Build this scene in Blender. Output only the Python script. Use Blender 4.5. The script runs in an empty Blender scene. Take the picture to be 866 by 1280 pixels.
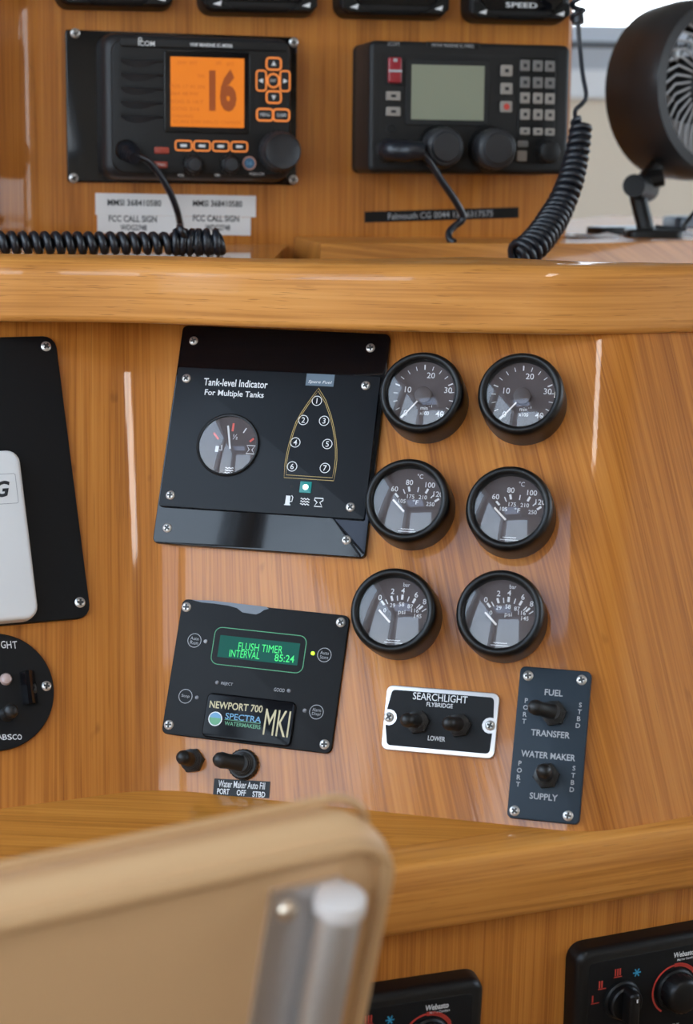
import bpy, bmesh, math, random
import numpy as np
from mathutils import Matrix, Vector
random.seed(7)
SC = bpy.context.scene
COL = SC.collection
R = math.radians
# ------------------------------------------------------------------ camera
FPX = 2200.0
PITCH, ROLL = R(11.8), R(1.06)
EYE = np.array([0.0, 0.0, 1.45])
_F = np.array([0, math.cos(PITCH), -math.sin(PITCH)])
_X = np.array([1.0, 0, 0]); _U = np.array([0, math.sin(PITCH), math.cos(PITCH)])
CR = math.cos(ROLL)*_X + math.sin(ROLL)*_U
CU = math.cos(ROLL)*_U - math.sin(ROLL)*_X
cam_d = bpy.data.cameras.new('camera'); cam = bpy.data.objects.new('camera', cam_d); COL.objects.link(cam)
cam_d.sensor_fit = 'VERTICAL'; cam_d.sensor_height = 36.0; cam_d.lens = FPX/1280*36.0
cam_d.clip_start = 0.02; cam_d.clip_end = 100
cam_d.dof.use_dof = True; cam_d.dof.focus_distance = 1.235; cam_d.dof.aperture_fstop = 6.6
m = Matrix.Identity(4)
for i in range(3):
    m[i][0] = CR[i]; m[i][1] = CU[i]; m[i][2] = -_F[i]; m[i][3] = EYE[i]
cam.matrix_world = m
SC.camera = cam
# ------------------------------------------------------------------ world, light, exposure
w = bpy.data.worlds.new('daylight'); SC.world = w; w.use_nodes = True
wn = w.node_tree.nodes; wl = w.node_tree.links; wn.clear()
wo = wn.new('ShaderNodeOutputWorld'); wb = wn.new('ShaderNodeBackground'); wt = wn.new('ShaderNodeTexCoord')
ws = wn.new('ShaderNodeSeparateXYZ'); wr = wn.new('ShaderNodeValToRGB'); wnz = wn.new('ShaderNodeTexNoise'); wm = wn.new('ShaderNodeMix')
wr.color_ramp.elements[0].position = 0.47; wr.color_ramp.elements[0].color = (0.20, 0.25, 0.30, 1)
wr.color_ramp.elements[1].position = 0.53; wr.color_ramp.elements[1].color = (0.92, 0.96, 1.0, 1)
e_ = wr.color_ramp.elements.new(0.62); e_.color = (0.74, 0.86, 1.0, 1)
e_ = wr.color_ramp.elements.new(1.0); e_.color = (0.58, 0.75, 1.0, 1)
wmr = wn.new('ShaderNodeMapRange'); wmr.inputs[1].default_value = -1; wmr.inputs[2].default_value = 1
wl.new(wt.outputs['Generated'], ws.inputs[0]); wl.new(ws.outputs[2], wmr.inputs[0]); wl.new(wmr.outputs[0], wr.inputs[0])
wl.new(wr.outputs[0], wb.inputs[0]); wb.inputs[1].default_value = 4.2
wl.new(wb.outputs[0], wo.inputs[0])
SC.view_settings.view_transform = 'Standard'; SC.view_settings.look = 'None'
SC.view_settings.exposure = 0.70; SC.view_settings.gamma = 1.0; SC.view_settings.use_curve_mapping = False

# ------------------------------------------------------------------ frames: pixels to points on surfaces
def ray(px, py):
    return _F + (px-433)/FPX*CR + (640-py)/FPX*CU
def hit(px, py, P, n):
    d = ray(px, py); return EYE + d*(((P-EYE)@n)/(d@n))
def on_z(px, py, z):
    return hit(px, py, np.array([0, 0, z]), np.array([0, 0, 1.0]))
def at_dist(px, py, dist):
    return EYE + ray(px, py)*dist
class Frame:
    def __init__(s, O, yaw, tilt):
        s.O = np.array(O, float)
        h = np.array([-math.sin(yaw), -math.cos(yaw), 0])
        s.u = np.array([math.cos(yaw), -math.sin(yaw), 0])
        s.v = math.cos(tilt)*np.array([0, 0, 1.0]) - math.sin(tilt)*h
        s.n = np.cross(s.u, s.v)
    def uv(s, px, py, h=0.0):
        P = hit(px, py, s.O + s.n*h, s.n) - s.O
        return np.array([P@s.u, P@s.v])
    def pt(s, a, b, h=0.0):
        return s.O + s.u*a + s.v*b + s.n*h
    def rect(s, pts, h=0.0):
        q = [s.uv(x, y, h) for x, y in pts]
        c = sum(q)/4
        w_ = (np.linalg.norm(q[1]-q[0]) + np.linalg.norm(q[2]-q[3]))/2
        h_ = (np.linalg.norm(q[0]-q[3]) + np.linalg.norm(q[1]-q[2]))/2
        a = [math.atan2(*(q[1]-q[0])[::-1]), math.atan2(*(q[2]-q[3])[::-1]),
             math.atan2(*(q[0]-q[3])[::-1])-math.pi/2, math.atan2(*(q[1]-q[2])[::-1])-math.pi/2]
        return c, w_, h_, sum(a)/4
ZS = 1.0159                                        # shelf height
CF = Frame(at_dist(480, 640, 1.22), R(13.1), R(25))          # centre facet of the console
LF = Frame((-.2219, 1.0995, ZS), R(-23.76), R(25.6))         # left facet
RF = Frame((.1824, 1.083, ZS), R(-26), R(21.5))              # right facet
UF = Frame(at_dist(245, 150, 1.57), R(-13.5), R(1.5))        # upper panel
_n0 = on_z(480, 1087, ZS); _n1 = on_z(859, 1032, ZS)
NOSE_YAW = -math.atan2(_n1[1]-_n0[1], _n1[0]-_n0[0])
LOWF = Frame(_n0 + np.array([math.sin(-NOSE_YAW)*-1, math.cos(NOSE_YAW), 0])*0.014 - np.array([0, 0, .1]), NOSE_YAW, 0)

# ------------------------------------------------------------------ materials
MATS = {}
def mat(name, col, rough=0.5, metal=0.0, coat=0.0, coat_r=0.05, emit=None, estr=1.0, spec=0.5, bump=0.0, bscale=900):
    if name in MATS: return MATS[name]
    m = bpy.data.materials.new(name); m.use_nodes = True; MATS[name] = m
    nt = m.node_tree; b = nt.nodes['Principled BSDF']
    b.inputs['Base Color'].default_value = (*col, 1); b.inputs['Roughness'].default_value = rough
    b.inputs['Metallic'].default_value = metal; b.inputs['Coat Weight'].default_value = coat
    b.inputs['Coat Roughness'].default_value = coat_r; b.inputs['Specular IOR Level'].default_value = spec
    if emit:
        b.inputs['Emission Color'].default_value = (*emit, 1); b.inputs['Emission Strength'].default_value = estr
    tc = nt.nodes.new('ShaderNodeTexCoord'); nz = nt.nodes.new('ShaderNodeTexNoise')
    nz.inputs['Scale'].default_value = bscale; nz.inputs['Detail'].default_value = 3
    nt.links.new(tc.outputs['Object'], nz.inputs['Vector'])
    mr = nt.nodes.new('ShaderNodeMapRange'); dv = .012 if metal > .5 else .05
    mr.inputs[3].default_value = max(0, rough-dv); mr.inputs[4].default_value = min(1, rough+dv)
    nt.links.new(nz.outputs[0], mr.inputs[0]); nt.links.new(mr.outputs[0], b.inputs['Roughness'])
    if bump:
        bp = nt.nodes.new('ShaderNodeBump'); bp.inputs['Strength'].default_value = bump; bp.inputs['Distance'].default_value = 0.0003
        nt.links.new(nz.outputs[0], bp.inputs['Height']); nt.links.new(bp.outputs[0], b.inputs['Normal'])
    return m
def glass(name, tint=(1, 1, 1), ior=1.5, rough=0.0):
    m = bpy.data.materials.new(name); m.use_nodes = True; nt = m.node_tree; nt.nodes.clear()
    o = nt.nodes.new('ShaderNodeOutputMaterial'); mx = nt.nodes.new('ShaderNodeMixShader'); fr = nt.nodes.new('ShaderNodeFresnel')
    tr = nt.nodes.new('ShaderNodeBsdfTransparent'); gl = nt.nodes.new('ShaderNodeBsdfGlossy')
    ge = nt.nodes.new('ShaderNodeNewGeometry'); mi = nt.nodes.new('ShaderNodeMapRange')     # same Fresnel from either side of the thin sheet
    mi.inputs[3].default_value = ior; mi.inputs[4].default_value = 1/ior
    nt.links.new(ge.outputs['Backfacing'], mi.inputs[0]); nt.links.new(mi.outputs[0], fr.inputs[0])
    tr.inputs[0].default_value = (*tint, 1); gl.inputs['Roughness'].default_value = rough
    nt.links.new(fr.outputs[0], mx.inputs[0]); nt.links.new(tr.outputs[0], mx.inputs[1]); nt.links.new(gl.outputs[0], mx.inputs[2])
    nt.links.new(mx.outputs[0], o.inputs[0]); MATS[name] = m
    return m
def wood(name, cols, coord='Object', across=(1, 0, 0), along=(0, 1, 0), band=45, fibre=560, coat=0.48, coat_r=0.05, figure=0.0, fleck=0.35, bump=0.12, rough=0.42):
    """procedural timber: cols dark/mid/light; 'across' and 'along' pick the axes of the grain."""
    m = bpy.data.materials.new(name); m.use_nodes = True; MATS[name] = m
    nt = m.node_tree; N = nt.nodes.new; Lk = nt.links.new; b = nt.nodes['Principled BSDF']
    tc = N('ShaderNodeTexCoord')
    def dot(v):
        d = N('ShaderNodeVectorMath'); d.operation = 'DOT_PRODUCT'; Lk(tc.outputs[coord], d.inputs[0]); d.inputs[1].default_value = v
        return d.outputs['Value']
    xa, ya = dot(across), dot(along)
    def noise(sx, sy, detail=3, off=0.0, dist=0.0, src=None):
        cx = N('ShaderNodeCombineXYZ')
        for k, (s_, q) in enumerate(((xa, sx), (ya, sy))):
            mm = N('ShaderNodeMath'); mm.operation = 'MULTIPLY'; Lk(s_, mm.inputs[0]); mm.inputs[1].default_value = q; Lk(mm.outputs[0], cx.inputs[k])
        cx.inputs[2].default_value = off
        nz = N('ShaderNodeTexNoise'); nz.inputs['Scale'].default_value = 1; nz.inputs['Detail'].default_value = detail
        nz.inputs['Distortion'].default_value = dist
        Lk(cx.outputs[0], nz.inputs['Vector']); return nz.outputs[0]
    def madd(a, k, c):
        mm = N('ShaderNodeMath'); mm.operation = 'MULTIPLY_ADD'; Lk(a, mm.inputs[0]); mm.inputs[1].default_value = k
        if isinstance(c, float): mm.inputs[2].default_value = c
        else: Lk(c, mm.inputs[2])
        return mm.outputs[0]
    # laminated strips of slightly different tone
    st = N('ShaderNodeMath'); st.operation = 'MULTIPLY'; Lk(xa, st.inputs[0]); st.inputs[1].default_value = band
    fl = N('ShaderNodeMath'); fl.operation = 'FLOOR'; Lk(st.outputs[0], fl.inputs[0])
    wn_ = N('ShaderNodeTexWhiteNoise'); wn_.noise_dimensions = '1D'; Lk(fl.outputs[0], wn_.inputs['W'])
    t = madd(wn_.outputs[0], 0.10 if not figure else 0.0, -0.02)
    t = madd(noise(band*1.3, 1.6, 3, 1.7), 0.42, t)
    fib = noise(fibre, 7, 4, 4.2)
    t = madd(fib, 0.62, t); t = madd(noise(fibre*.38, 3.5, 2, 7.7), 0.30, t); t = madd(t, 1.0, -0.11)
    if figure:
        t = madd(noise(figure, figure*.12, 2, 9.1, 2.6), 0.45, t)
        t = madd(noise(14, 2.0, 2, 3.3), 0.25, t); t = madd(t, 1.0, -0.36)
    t = madd(t, 1.0, -0.08)
    ramp = N('ShaderNodeValToRGB'); cr = ramp.color_ramp
    cr.elements[0].position = 0.28; cr.elements[0].color = (*cols[0], 1)
    cr.elements[1].position = 0.78; cr.elements[1].color = (*cols[2], 1)
    q = cr.elements.new(0.52); q.color = (*cols[1], 1)
    Lk(t, ramp.inputs[0])
    # short dark pores and small knots
    pores = noise(fibre*2.2, 45 if figure else 16, 1, 6.6)
    pr = N('ShaderNodeMapRange'); pr.inputs[1].default_value = 0.66; pr.inputs[2].default_value = 0.74; pr.inputs[3].default_value = 0; pr.inputs[4].default_value = fleck
    Lk(pores, pr.inputs[0])
    knots = noise(70, 34, 2, 12.4)
    kr = N('ShaderNodeMapRange'); kr.inputs[1].default_value = 0.72; kr.inputs[2].default_value = 0.80; kr.inputs[3].default_value = 0; kr.inputs[4].default_value = 0.0 if figure else 0.35
    Lk(knots, kr.inputs[0])
    mxm = N('ShaderNodeMath'); mxm.operation = 'MAXIMUM'; Lk(pr.outputs[0], mxm.inputs[0]); Lk(kr.outputs[0], mxm.inputs[1])
    mx = N('ShaderNodeMix'); mx.data_type = 'RGBA'; Lk(mxm.outputs[0], mx.inputs[0]); Lk(ramp.outputs[0], mx.inputs[6])
    mx.inputs[7].default_value = (cols[0][0]*.45, cols[0][1]*.4, cols[0][2]*.35, 1)
    Lk(mx.outputs[2], b.inputs['Base Color'])
    b.inputs['Roughness'].default_value = rough; b.inputs['Coat Weight'].default_value = coat; b.inputs['Coat Roughness'].default_value = coat_r
    b.inputs['Coat IOR'].default_value = 1.55; b.inputs['Specular IOR Level'].default_value = 0.2
    bp = N('ShaderNodeBump'); bp.inputs['Strength'].default_value = bump; bp.inputs['Distance'].default_value = 0.0004
    Lk(fib, bp.inputs['Height']); Lk(bp.outputs[0], b.inputs['Normal'])
    bp2 = N('ShaderNodeBump'); bp2.inputs['Strength'].default_value = bump*.55; bp2.inputs['Distance'].default_value = 0.0004
    Lk(noise(fibre*.5, 12, 2, 2.2), bp2.inputs['Height']); Lk(bp2.outputs[0], b.inputs['Coat Normal'])
    return m
BAM = ((.255, .077, .011), (.46, .160, .024), (.57, .230, .043))
wood('bamboo_panel', BAM, 'UV', (1, 0, 0), (0, 1, 0))
wood('bamboo_board', BAM, 'Object', (1, 0, 0), (0, 0, 1))
wood('rail_beech', ((.41, .155, .028), (.59, .248, .054), (.67, .31, .082)), 'UV', (0, 1, 0), (1, 0, 0), band=30, fibre=500, figure=26, fleck=0.5, bump=.08, coat_r=.06)
wood('shelf_oak', ((.28, .095, .012), (.48, .190, .028), (.58, .26, .048)), 'UV', (0, 1, 0), (1, 0, 0), band=40, fibre=420, coat=.9, coat_r=.04)
wood('nosing_oak', ((.37, .135, .023), (.55, .222, .043), (.64, .288, .066)), 'UV', (0, 1, 0), (1, 0, 0), band=30, fibre=420, figure=18, fleck=.3, bump=.08)
K = {}
K['black'] = mat('black_plastic', (.004, .004, .0042), .42, spec=.3)
K['satin'] = mat('black_satin_bezel', (.003, .003, .0033), .38, spec=.36, bump=.1)
K['gloss'] = mat('black_gloss_acrylic', (.004, .004, .005), .06, spec=.36)
K['badge'] = mat('badge_black_dome', (.004, .004, .005), .16, spec=.14)
K['matte'] = mat('black_matte_panel', (.0045, .0045, .005), .5, spec=.2, bump=.25, bscale=2500)
K['slate'] = mat('slate_black_panel', (.0042, .0056, .0080), .45, spec=.22, bump=.2, bscale=3000)
K['bluegrey'] = mat('blue_grey_panel', (.013, .023, .034), .45, spec=.25, bump=.2, bscale=3000)
K['radio'] = mat('radio_charcoal', (.009, .0088, .009), .46, spec=.32, bump=.25, bscale=2600)
K['radio_edge'] = mat('radio_edge_grey', (.022, .0225, .025), .42, spec=.4, bump=.2, bscale=2600)
K['rubber'] = mat('black_rubber', (.006, .0055, .005), .45, bump=.2)
K['cord'] = mat('cord_rubber', (.008, .010, .015), .33)
K['void'] = mat('recess_black', (.003, .003, .003), .7)
K['white'] = mat('white_print', (.72, .72, .72), .6)
K['grey_print'] = mat('grey_print', (.36, .36, .37), .6)
K['gold'] = mat('gold_print', (.42, .29, .09), .5)
K['steel'] = mat('screw_steel', (.62, .60, .57), .34, metal=.8)
K['steel_dark'] = mat('screw_recess', (.03, .028, .025), .6)
K['alu'] = mat('brushed_aluminium', (.66, .63, .61), .36, metal=.9, bscale=60)
K['white_plastic'] = mat('white_plastic', (.66, .65, .64), .35, coat=.2)
K['paper'] = mat('label_paper', (.74, .72, .70), .7)
K['ink'] = mat('label_ink', (.012, .012, .014), .7)
K['dial'] = mat('dial_brown', (.062, .043, .043), .55)
K['dial_hub'] = mat('dial_hub', (.075, .058, .058), .5)
K['needle'] = mat('needle_white', (.80, .74, .70), .5)
K['red_print'] = mat('red_print', (.75, .12, .09), .5)
K['orange_lcd'] = mat('orange_lcd', (.02, .01, .002), .35, emit=(1.0, .255, .010), estr=.47)
K['lcd_ink'] = mat('lcd_ink', (.16, .035, .002), .6, emit=(.4, .075, .004), estr=.25)
K['lcd_ink_pale'] = mat('lcd_ink_pale', (.2, .05, .003), .6, emit=(.6, .12, .006), estr=.25)
K['orange_rim'] = mat('orange_key_glow', (.3, .1, .01), .4, emit=(1.0, .27, .06), estr=.40)
K['green_lcd'] = mat('green_lcd', (.004, .045, .034), .3, spec=.12, emit=(.0, .11, .078), estr=.26)
K['green_char'] = mat('green_characters', (.02, .3, .05), .5, emit=(.04, .80, .20), estr=.55)
K['green_line'] = mat('green_line', (.07, .30, .14), .5)
K['teal'] = mat('teal_lamp', (.01, .12, .12), .3, emit=(.0, .16, .15), estr=.4)
K['led_green'] = mat('led_glow', (.5, 1, .8), .3, emit=(.55, 1, .85), estr=2.2)
K['led_yellow'] = mat('led_yellow', (.3, .6, .05), .3, emit=(.45, .85, .02), estr=1.0)
K['led_off'] = mat('led_grey', (.20, .20, .21), .4)
K['tag'] = mat('tag_blue_grey', (.10, .14, .18), .4)
K['lcd_grey'] = mat('grey_green_lcd', (.235, .25, .18), .22, coat=.3)
K['key_pale'] = mat('pale_key', (.27, .24, .21), .5)
K['key_dim'] = mat('dim_key', (.16, .15, .14), .5)
K['red_key'] = mat('red_key', (.26, .008, .018), .35, coat=.4)
K['red_lens'] = mat('red_lens', (.35, .04, .02), .35, coat=.3)
K['blue_key'] = mat('blue_key', (.05, .13, .22), .4)
K['blue_print'] = mat('blue_print', (.03, .28, .46), .5)
K['red_arc'] = mat('red_arc', (.52, .045, .03), .5)
K['cream_logo'] = mat('cream_logo', (.55, .46, .26), .4)
K['sky_logo'] = mat('blue_logo', (.13, .32, .50), .4)
K['green_logo'] = mat('green_logo', (.10, .32, .16), .4)
K['chip'] = mat('chipped_grey', (.17, .19, .22), .6)
K['vinyl'] = mat('tan_vinyl', (.62, .375, .185), .52, bump=.12, bscale=700)
K['vinyl_dark'] = mat('tan_vinyl_welt', (.54, .32, .15), .55)
K['grey_paint'] = mat('white_frame_paint', (.74, .75, .77), .5)
K['beige'] = mat('beige_lining', (.70, .60, .48), .8)
K['ceiling'] = mat('ceiling_lining', (.30, .27, .24), .8)
K['deck'] = mat('teak_floor', (.26, .15, .07), .6)
K['smoke'] = mat('dark_smoke_plastic', (.028, .028, .030), .34)
K['fan_grey'] = mat('fan_grey', (.42, .42, .43), .3)
K['brass'] = mat('rivet_brass', (.70, .58, .45), .3, metal=.9)
glass('clear_glass', (1, 1, 1), 1.5); glass('hatch_glass', (.72, .74, .80), 1.45); glass('window_glass', (.95, .97, .98), 1.45); glass('lens_glass', (.93, .92, .92), 1.62)

# ------------------------------------------------------------------ mesh building
_text_cache = {}
def text_geo(s, bold=0.0, shear=0.0):
    k = (s, bold, shear)
    if k not in _text_cache:
        c = bpy.data.curves.new('t', 'FONT'); c.body = s; c.resolution_u = 3; c.offset = bold; c.shear = shear
        o = bpy.data.objects.new('t', c); me = o.to_mesh()
        v = np.array([p.co[:2] for p in me.vertices]); fs = [tuple(p.vertices) for p in me.polygons]
        o.to_mesh_clear(); bpy.data.objects.remove(o); bpy.data.curves.remove(c)
        mn, mx = v.min(0), v.max(0); v = (v - (mn+mx)/2)/(mx-mn)
        _text_cache[k] = (v, fs, (mx-mn)[0]/(mx-mn)[1])
    return _text_cache[k]
def rrect(w, h, r, seg=4, cx=0, cy=0):
    r = max(1e-5, min(r, w/2-1e-6, h/2-1e-6)); pts = []
    for sx, sy, a0 in ((1, 1, 0), (-1, 1, 90), (-1, -1, 180), (1, -1, 270)):
        for k in range(seg+1):
            a = R(a0 + 90*k/seg)
            pts.append((cx + sx*(w/2-r) + r*math.cos(a), cy + sy*(h/2-r) + r*math.sin(a)))
    return pts
class MB:
    def __init__(s): s.v = []; s.f = []; s.g = []; s.cur = 0; s.hold = False
    def mark(s): s.cur += 1; return s
    def add(s, vs, fs):
        o = len(s.v); s.v += [tuple(map(float, p)) for p in vs]; s.f += [tuple(i+o for i in f) for f in fs]; s.g += [s.cur]*len(fs); return s
    def loops(s, L, cap0=True, cap1=True, closed=True):
        n = len(L[0]); vs = [p for l in L for p in l]; fs = []
        for k in range(len(L)-1):
            for i in range(n if closed else n-1):
                j = (i+1) % n; fs.append((k*n+i, k*n+j, (k+1)*n+j, (k+1)*n+i))
        if cap0: fs.append(tuple(range(n))[::-1])
        if cap1: fs.append(tuple((len(L)-1)*n+i for i in range(n)))
        return s.add(vs, fs)
    def box(s, x0, x1, y0, y1, z0, z1):
        return s.loops([[(x0, y0, z), (x1, y0, z), (x1, y1, z), (x0, y1, z)] for z in (z0, z1)])
    def slab(s, w, h, r, z0, z1, b=0.0, cx=0, cy=0, seg=4, taper=0.0):
        """rounded-rectangle slab with a rounded front arris"""
        L = [(z0, 0.0), (z1-b, taper)]
        if b:
            for k in (1, 2, 3): a = R(30*k); L.append((z1-b+b*math.sin(a), taper+b*(1-math.cos(a))))
        return s.loops([[(x, y, z) for x, y in rrect(w-2*i, h-2*i, max(r-i, 1e-4), seg, cx, cy)] for z, i in L])
    def prism(s, poly, z0, z1, b=0.0):
        P = np.array(poly); c = P.mean(0); L = [[(x, y, z0) for x, y in P], [(x, y, z1-b) for x, y in P]]
        if b:
            q = c + (P-c)*(1-b/np.linalg.norm(P-c, axis=1).mean()); L.append([(x, y, z1) for x, y in q])
        return s.loops(L)
    def lathe(s, prof, seg=32, cx=0, cy=0, sx=1, sy=1, cap0=True, cap1=True):
        L = [[(cx+sx*r*math.cos(2*math.pi*k/seg), cy+sy*r*math.sin(2*math.pi*k/seg), z) for k in range(seg)] for r, z in prof]
        return s.loops(L, cap0, cap1)
    def knob(s, r, z0, z1, cx=0, cy=0, n=24, d=.06, b=.001):
        def lp(rr, z, k_): return [(cx+rr*(1-(k_ if i % 2 else 0))*math.cos(math.pi*i/n), cy+rr*(1-(k_ if i % 2 else 0))*math.sin(math.pi*i/n), z) for i in range(2*n)]
        return s.loops([lp(r, z0, d), lp(r*.97, z1-b*2, d), lp(r*.95-b, z1-b*.5, d*.5), lp(r*.95-2*b, z1, 0), lp(r*.6, z1+b*.6, 0)])
    def tube(s, pts, rad, seg=8, caps=True):
        P = [Vector(p) for p in pts]; n = len(P)
        rad = [rad]*n if not hasattr(rad, '__len__') else rad
        L = []; up = None
        for i in range(n):
            t = (P[min(i+1, n-1)] - P[max(i-1, 0)]).normalized()
            if up is None:
                up = Vector((0, 0, 1)) if abs(t.z) < .9 else Vector((1, 0, 0))
            a = (up - t*up.dot(t)).normalized(); bb = t.cross(a); up = a
            L.append([tuple(P[i] + rad[i]*(a*math.cos(2*math.pi*k/seg) + bb*math.sin(2*math.pi*k/seg))) for k in range(seg)])
        return s.loops(L, caps, caps)
    def stroke(s, pts, wd, z, closed=False):
        P = [np.array(p, float) for p in pts]; n = len(P); a = []; b = []
        for i in range(n):
            p0 = P[(i-1) % n] if (closed or i > 0) else P[i]; p1 = P[(i+1) % n] if (closed or i < n-1) else P[i]
            d = p1-p0; d /= np.linalg.norm(d)+1e-12; nn = np.array([-d[1], d[0]])*wd/2
            a.append((*(P[i]+nn), z)); b.append((*(P[i]-nn), z))
        m_ = n if closed else n-1
        return s.add(a+b, [(i, (i+1) % n, n+(i+1) % n, n+i) for i in range(m_)])
    def disc(s, r, cx, cy, z, seg=20, sx=1, sy=1):
        return s.add([(cx+sx*r*math.cos(2*math.pi*k/seg), cy+sy*r*math.sin(2*math.pi*k/seg), z) for k in range(seg)], [tuple(range(seg))])
    def ring(s, r, wd, cx, cy, z, seg=28, a0=0, a1=360):
        full = abs(a1-a0) >= 360; n = seg if full else seg+1
        return s.stroke([(cx+r*math.cos(R(a0+(a1-a0)*k/seg)), cy+r*math.sin(R(a0+(a1-a0)*k/seg))) for k in range(n)], wd, z, full)
    def quad(s, cx, cy, w, h, z, rot=0):
        c, q = math.cos(rot), math.sin(rot)
        return s.add([(cx+c*x-q*y, cy+q*x+c*y, z) for x, y in ((-w/2, -h/2), (w/2, -h/2), (w/2, h/2), (-w/2, h/2))], [(0, 1, 2, 3)])
    def text(s, t, cx, cy, w, h, z, bold=0.0, rot=0.0, shear=0.0):
        if not s.hold: s.cur += 1
        v, fs, asp = text_geo(t, bold, shear)
        if w is None: w = h*asp
        c, q = math.cos(rot), math.sin(rot); x = v[:, 0]*w; y = v[:, 1]*h
        return s.add([(cx+c*a-q*b, cy+q*a+c*b, z) for a, b in zip(x, y)], fs)
    def mesh(s, name, material, smooth=35):
        me = bpy.data.meshes.new(name); me.from_pydata(s.v, [], s.f); me.validate()
        bm = bmesh.new(); bm.from_mesh(me); bmesh.ops.recalc_face_normals(bm, faces=bm.faces); bm.to_mesh(me); bm.free()
        me.materials.append(MATS.get(material) if isinstance(material, str) else material)
        if smooth:
            for p in me.polygons: p.use_smooth = True
            me.set_sharp_from_angle(angle=R(smooth))
        return me
PRINT = ('lettering', 'key_marks', 'red_marks', 'white_marks', 'screen_text', 'display_text', 'dial_marks', 'sensor_hole')
def link(name, data, parent=None):
    o = bpy.data.objects.new(name, data); COL.objects.link(o)
    if parent is not None: o.parent = parent
    return o
def part(name, mb, material, parent, label=None, smooth=35):
    if name in PRINT and len(set(mb.g)) > 1 and len(mb.g) == len(mb.f):     # every printed word is a part of its own
        o = None
        for gi in sorted(set(mb.g)):
            fs = [f for f, q in zip(mb.f, mb.g) if q == gi]; ids = sorted({i for f in fs for i in f}); mp = {i: k for k, i in enumerate(ids)}
            b_ = MB(); b_.add([mb.v[i] for i in ids], [tuple(mp[i] for i in f) for f in fs])
            o = link(name, b_.mesh(name, material, smooth), parent)
        return o
    o = link(name, mb.mesh(name, material, smooth), parent)
    if label: o['label'] = label
    return o
def tag(o, label, cat, group=None):
    o['label'] = label; o['category'] = cat
    if group: o['group'] = group
    return o
def structure(o): o['kind'] = 'structure'; return o
class Thing:
    """an Empty on a surface frame that carries parts given in local x (right), y (up), z (out)"""
    def __init__(s, name, label, cat, fr, c, ang=0.0, h=0.0, group=None):
        s.fr, s.c, s.a, s.h = fr, np.array(c, float), ang, h
        s.e = link(name, None); tag(s.e, label, cat, group)
        uu = fr.u*math.cos(ang) + fr.v*math.sin(ang); vv = fr.v*math.cos(ang) - fr.u*math.sin(ang)
        P = fr.pt(*c, h); M = Matrix.Identity(4)
        for i in range(3): M[i][0] = uu[i]; M[i][1] = vv[i]; M[i][2] = fr.n[i]; M[i][3] = P[i]
        s.e.matrix_world = M
    def L(s, px, py, h=0.0):
        d = s.fr.uv(px, py, s.h+h) - s.c; c, q = math.cos(s.a), math.sin(s.a)
        return np.array([c*d[0]+q*d[1], -q*d[0]+c*d[1]])
    def local_rect(s, pts, h=0.0):
        q = [s.L(x, y, h) for x, y in pts]; c = sum(q)/4
        return c, (np.linalg.norm(q[1]-q[0])+np.linalg.norm(q[2]-q[3]))/2, (np.linalg.norm(q[0]-q[3])+np.linalg.norm(q[1]-q[2]))/2
# px length to metres on the centre facet
PX = 1.22/FPX
_screw = {}
def screw(parent, x, y, z, r=.0036, rot=None):
    if r not in _screw:
        a = MB(); a.lathe([(r*1.0, -.002), (r, .0003), (r*.8, .0010), (r*.4, .0013)], 20)
        b = MB(); ww = r*.20; ll = r*.62
        b.prism([(-ww, -ll), (ww, -ll), (ww, -ww), (ll, -ww), (ll, ww), (ww, ww), (ww, ll), (-ww, ll), (-ww, ww), (-ll, ww), (-ll, -ww), (-ww, -ww)], .0006, .00140)
        _screw[r] = (a.mesh('screw', K['steel']), b.mesh('recess', K['steel_dark'], 0))
    o = link('screw', _screw[r][0], parent); o.location = (x, y, z); o.rotation_euler[2] = random.uniform(0, 1.5) if rot is None else rot
    link('recess', _screw[r][1], o)
    return o
def toggle(parent, x, y, z, dx, dy, sc=1.0, hexnut=True, tilt=1.0):
    """toggle switch with nut, ribbed rubber boot and lever leaning towards (dx, dy)"""
    a = MB()
    if hexnut:
        a.prism([(x+.0088*sc*math.cos(R(60*k+12)), y+.0088*sc*math.sin(R(60*k+12))) for k in range(6)], z-.001, z+.0045*sc, .0006)
    else:
        a.knob(.0100*sc, z-.001, z+.005*sc, x, y, 26, .05, .0005)
    nut = part('switch_nut', a, K['rubber'], parent, smooth=25)
    b = MB(); prof = []
    for k in range(4):
        zz = z+.0045*sc+k*.0016*sc; rr = (.0078-.0008*k)*sc
        prof += [(rr, zz), (rr, zz+.0009*sc), (rr-.0007*sc, zz+.0012*sc)]
    b.lathe(prof, 22, x, y)
    d = Vector((dx, dy, tilt)).normalized(); p0 = Vector((x, y, z+.008*sc))
    ds = (0, .004, .009, .013, .0165, .0185); rs = (.0056, .0050, .0047, .0052, .0042, .0016)
    b.tube([p0+d*q*sc for q in ds], [q*sc for q in rs], 12)
    part('switch_lever', b, K['rubber'], nut, smooth=50)
    return nut

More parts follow.
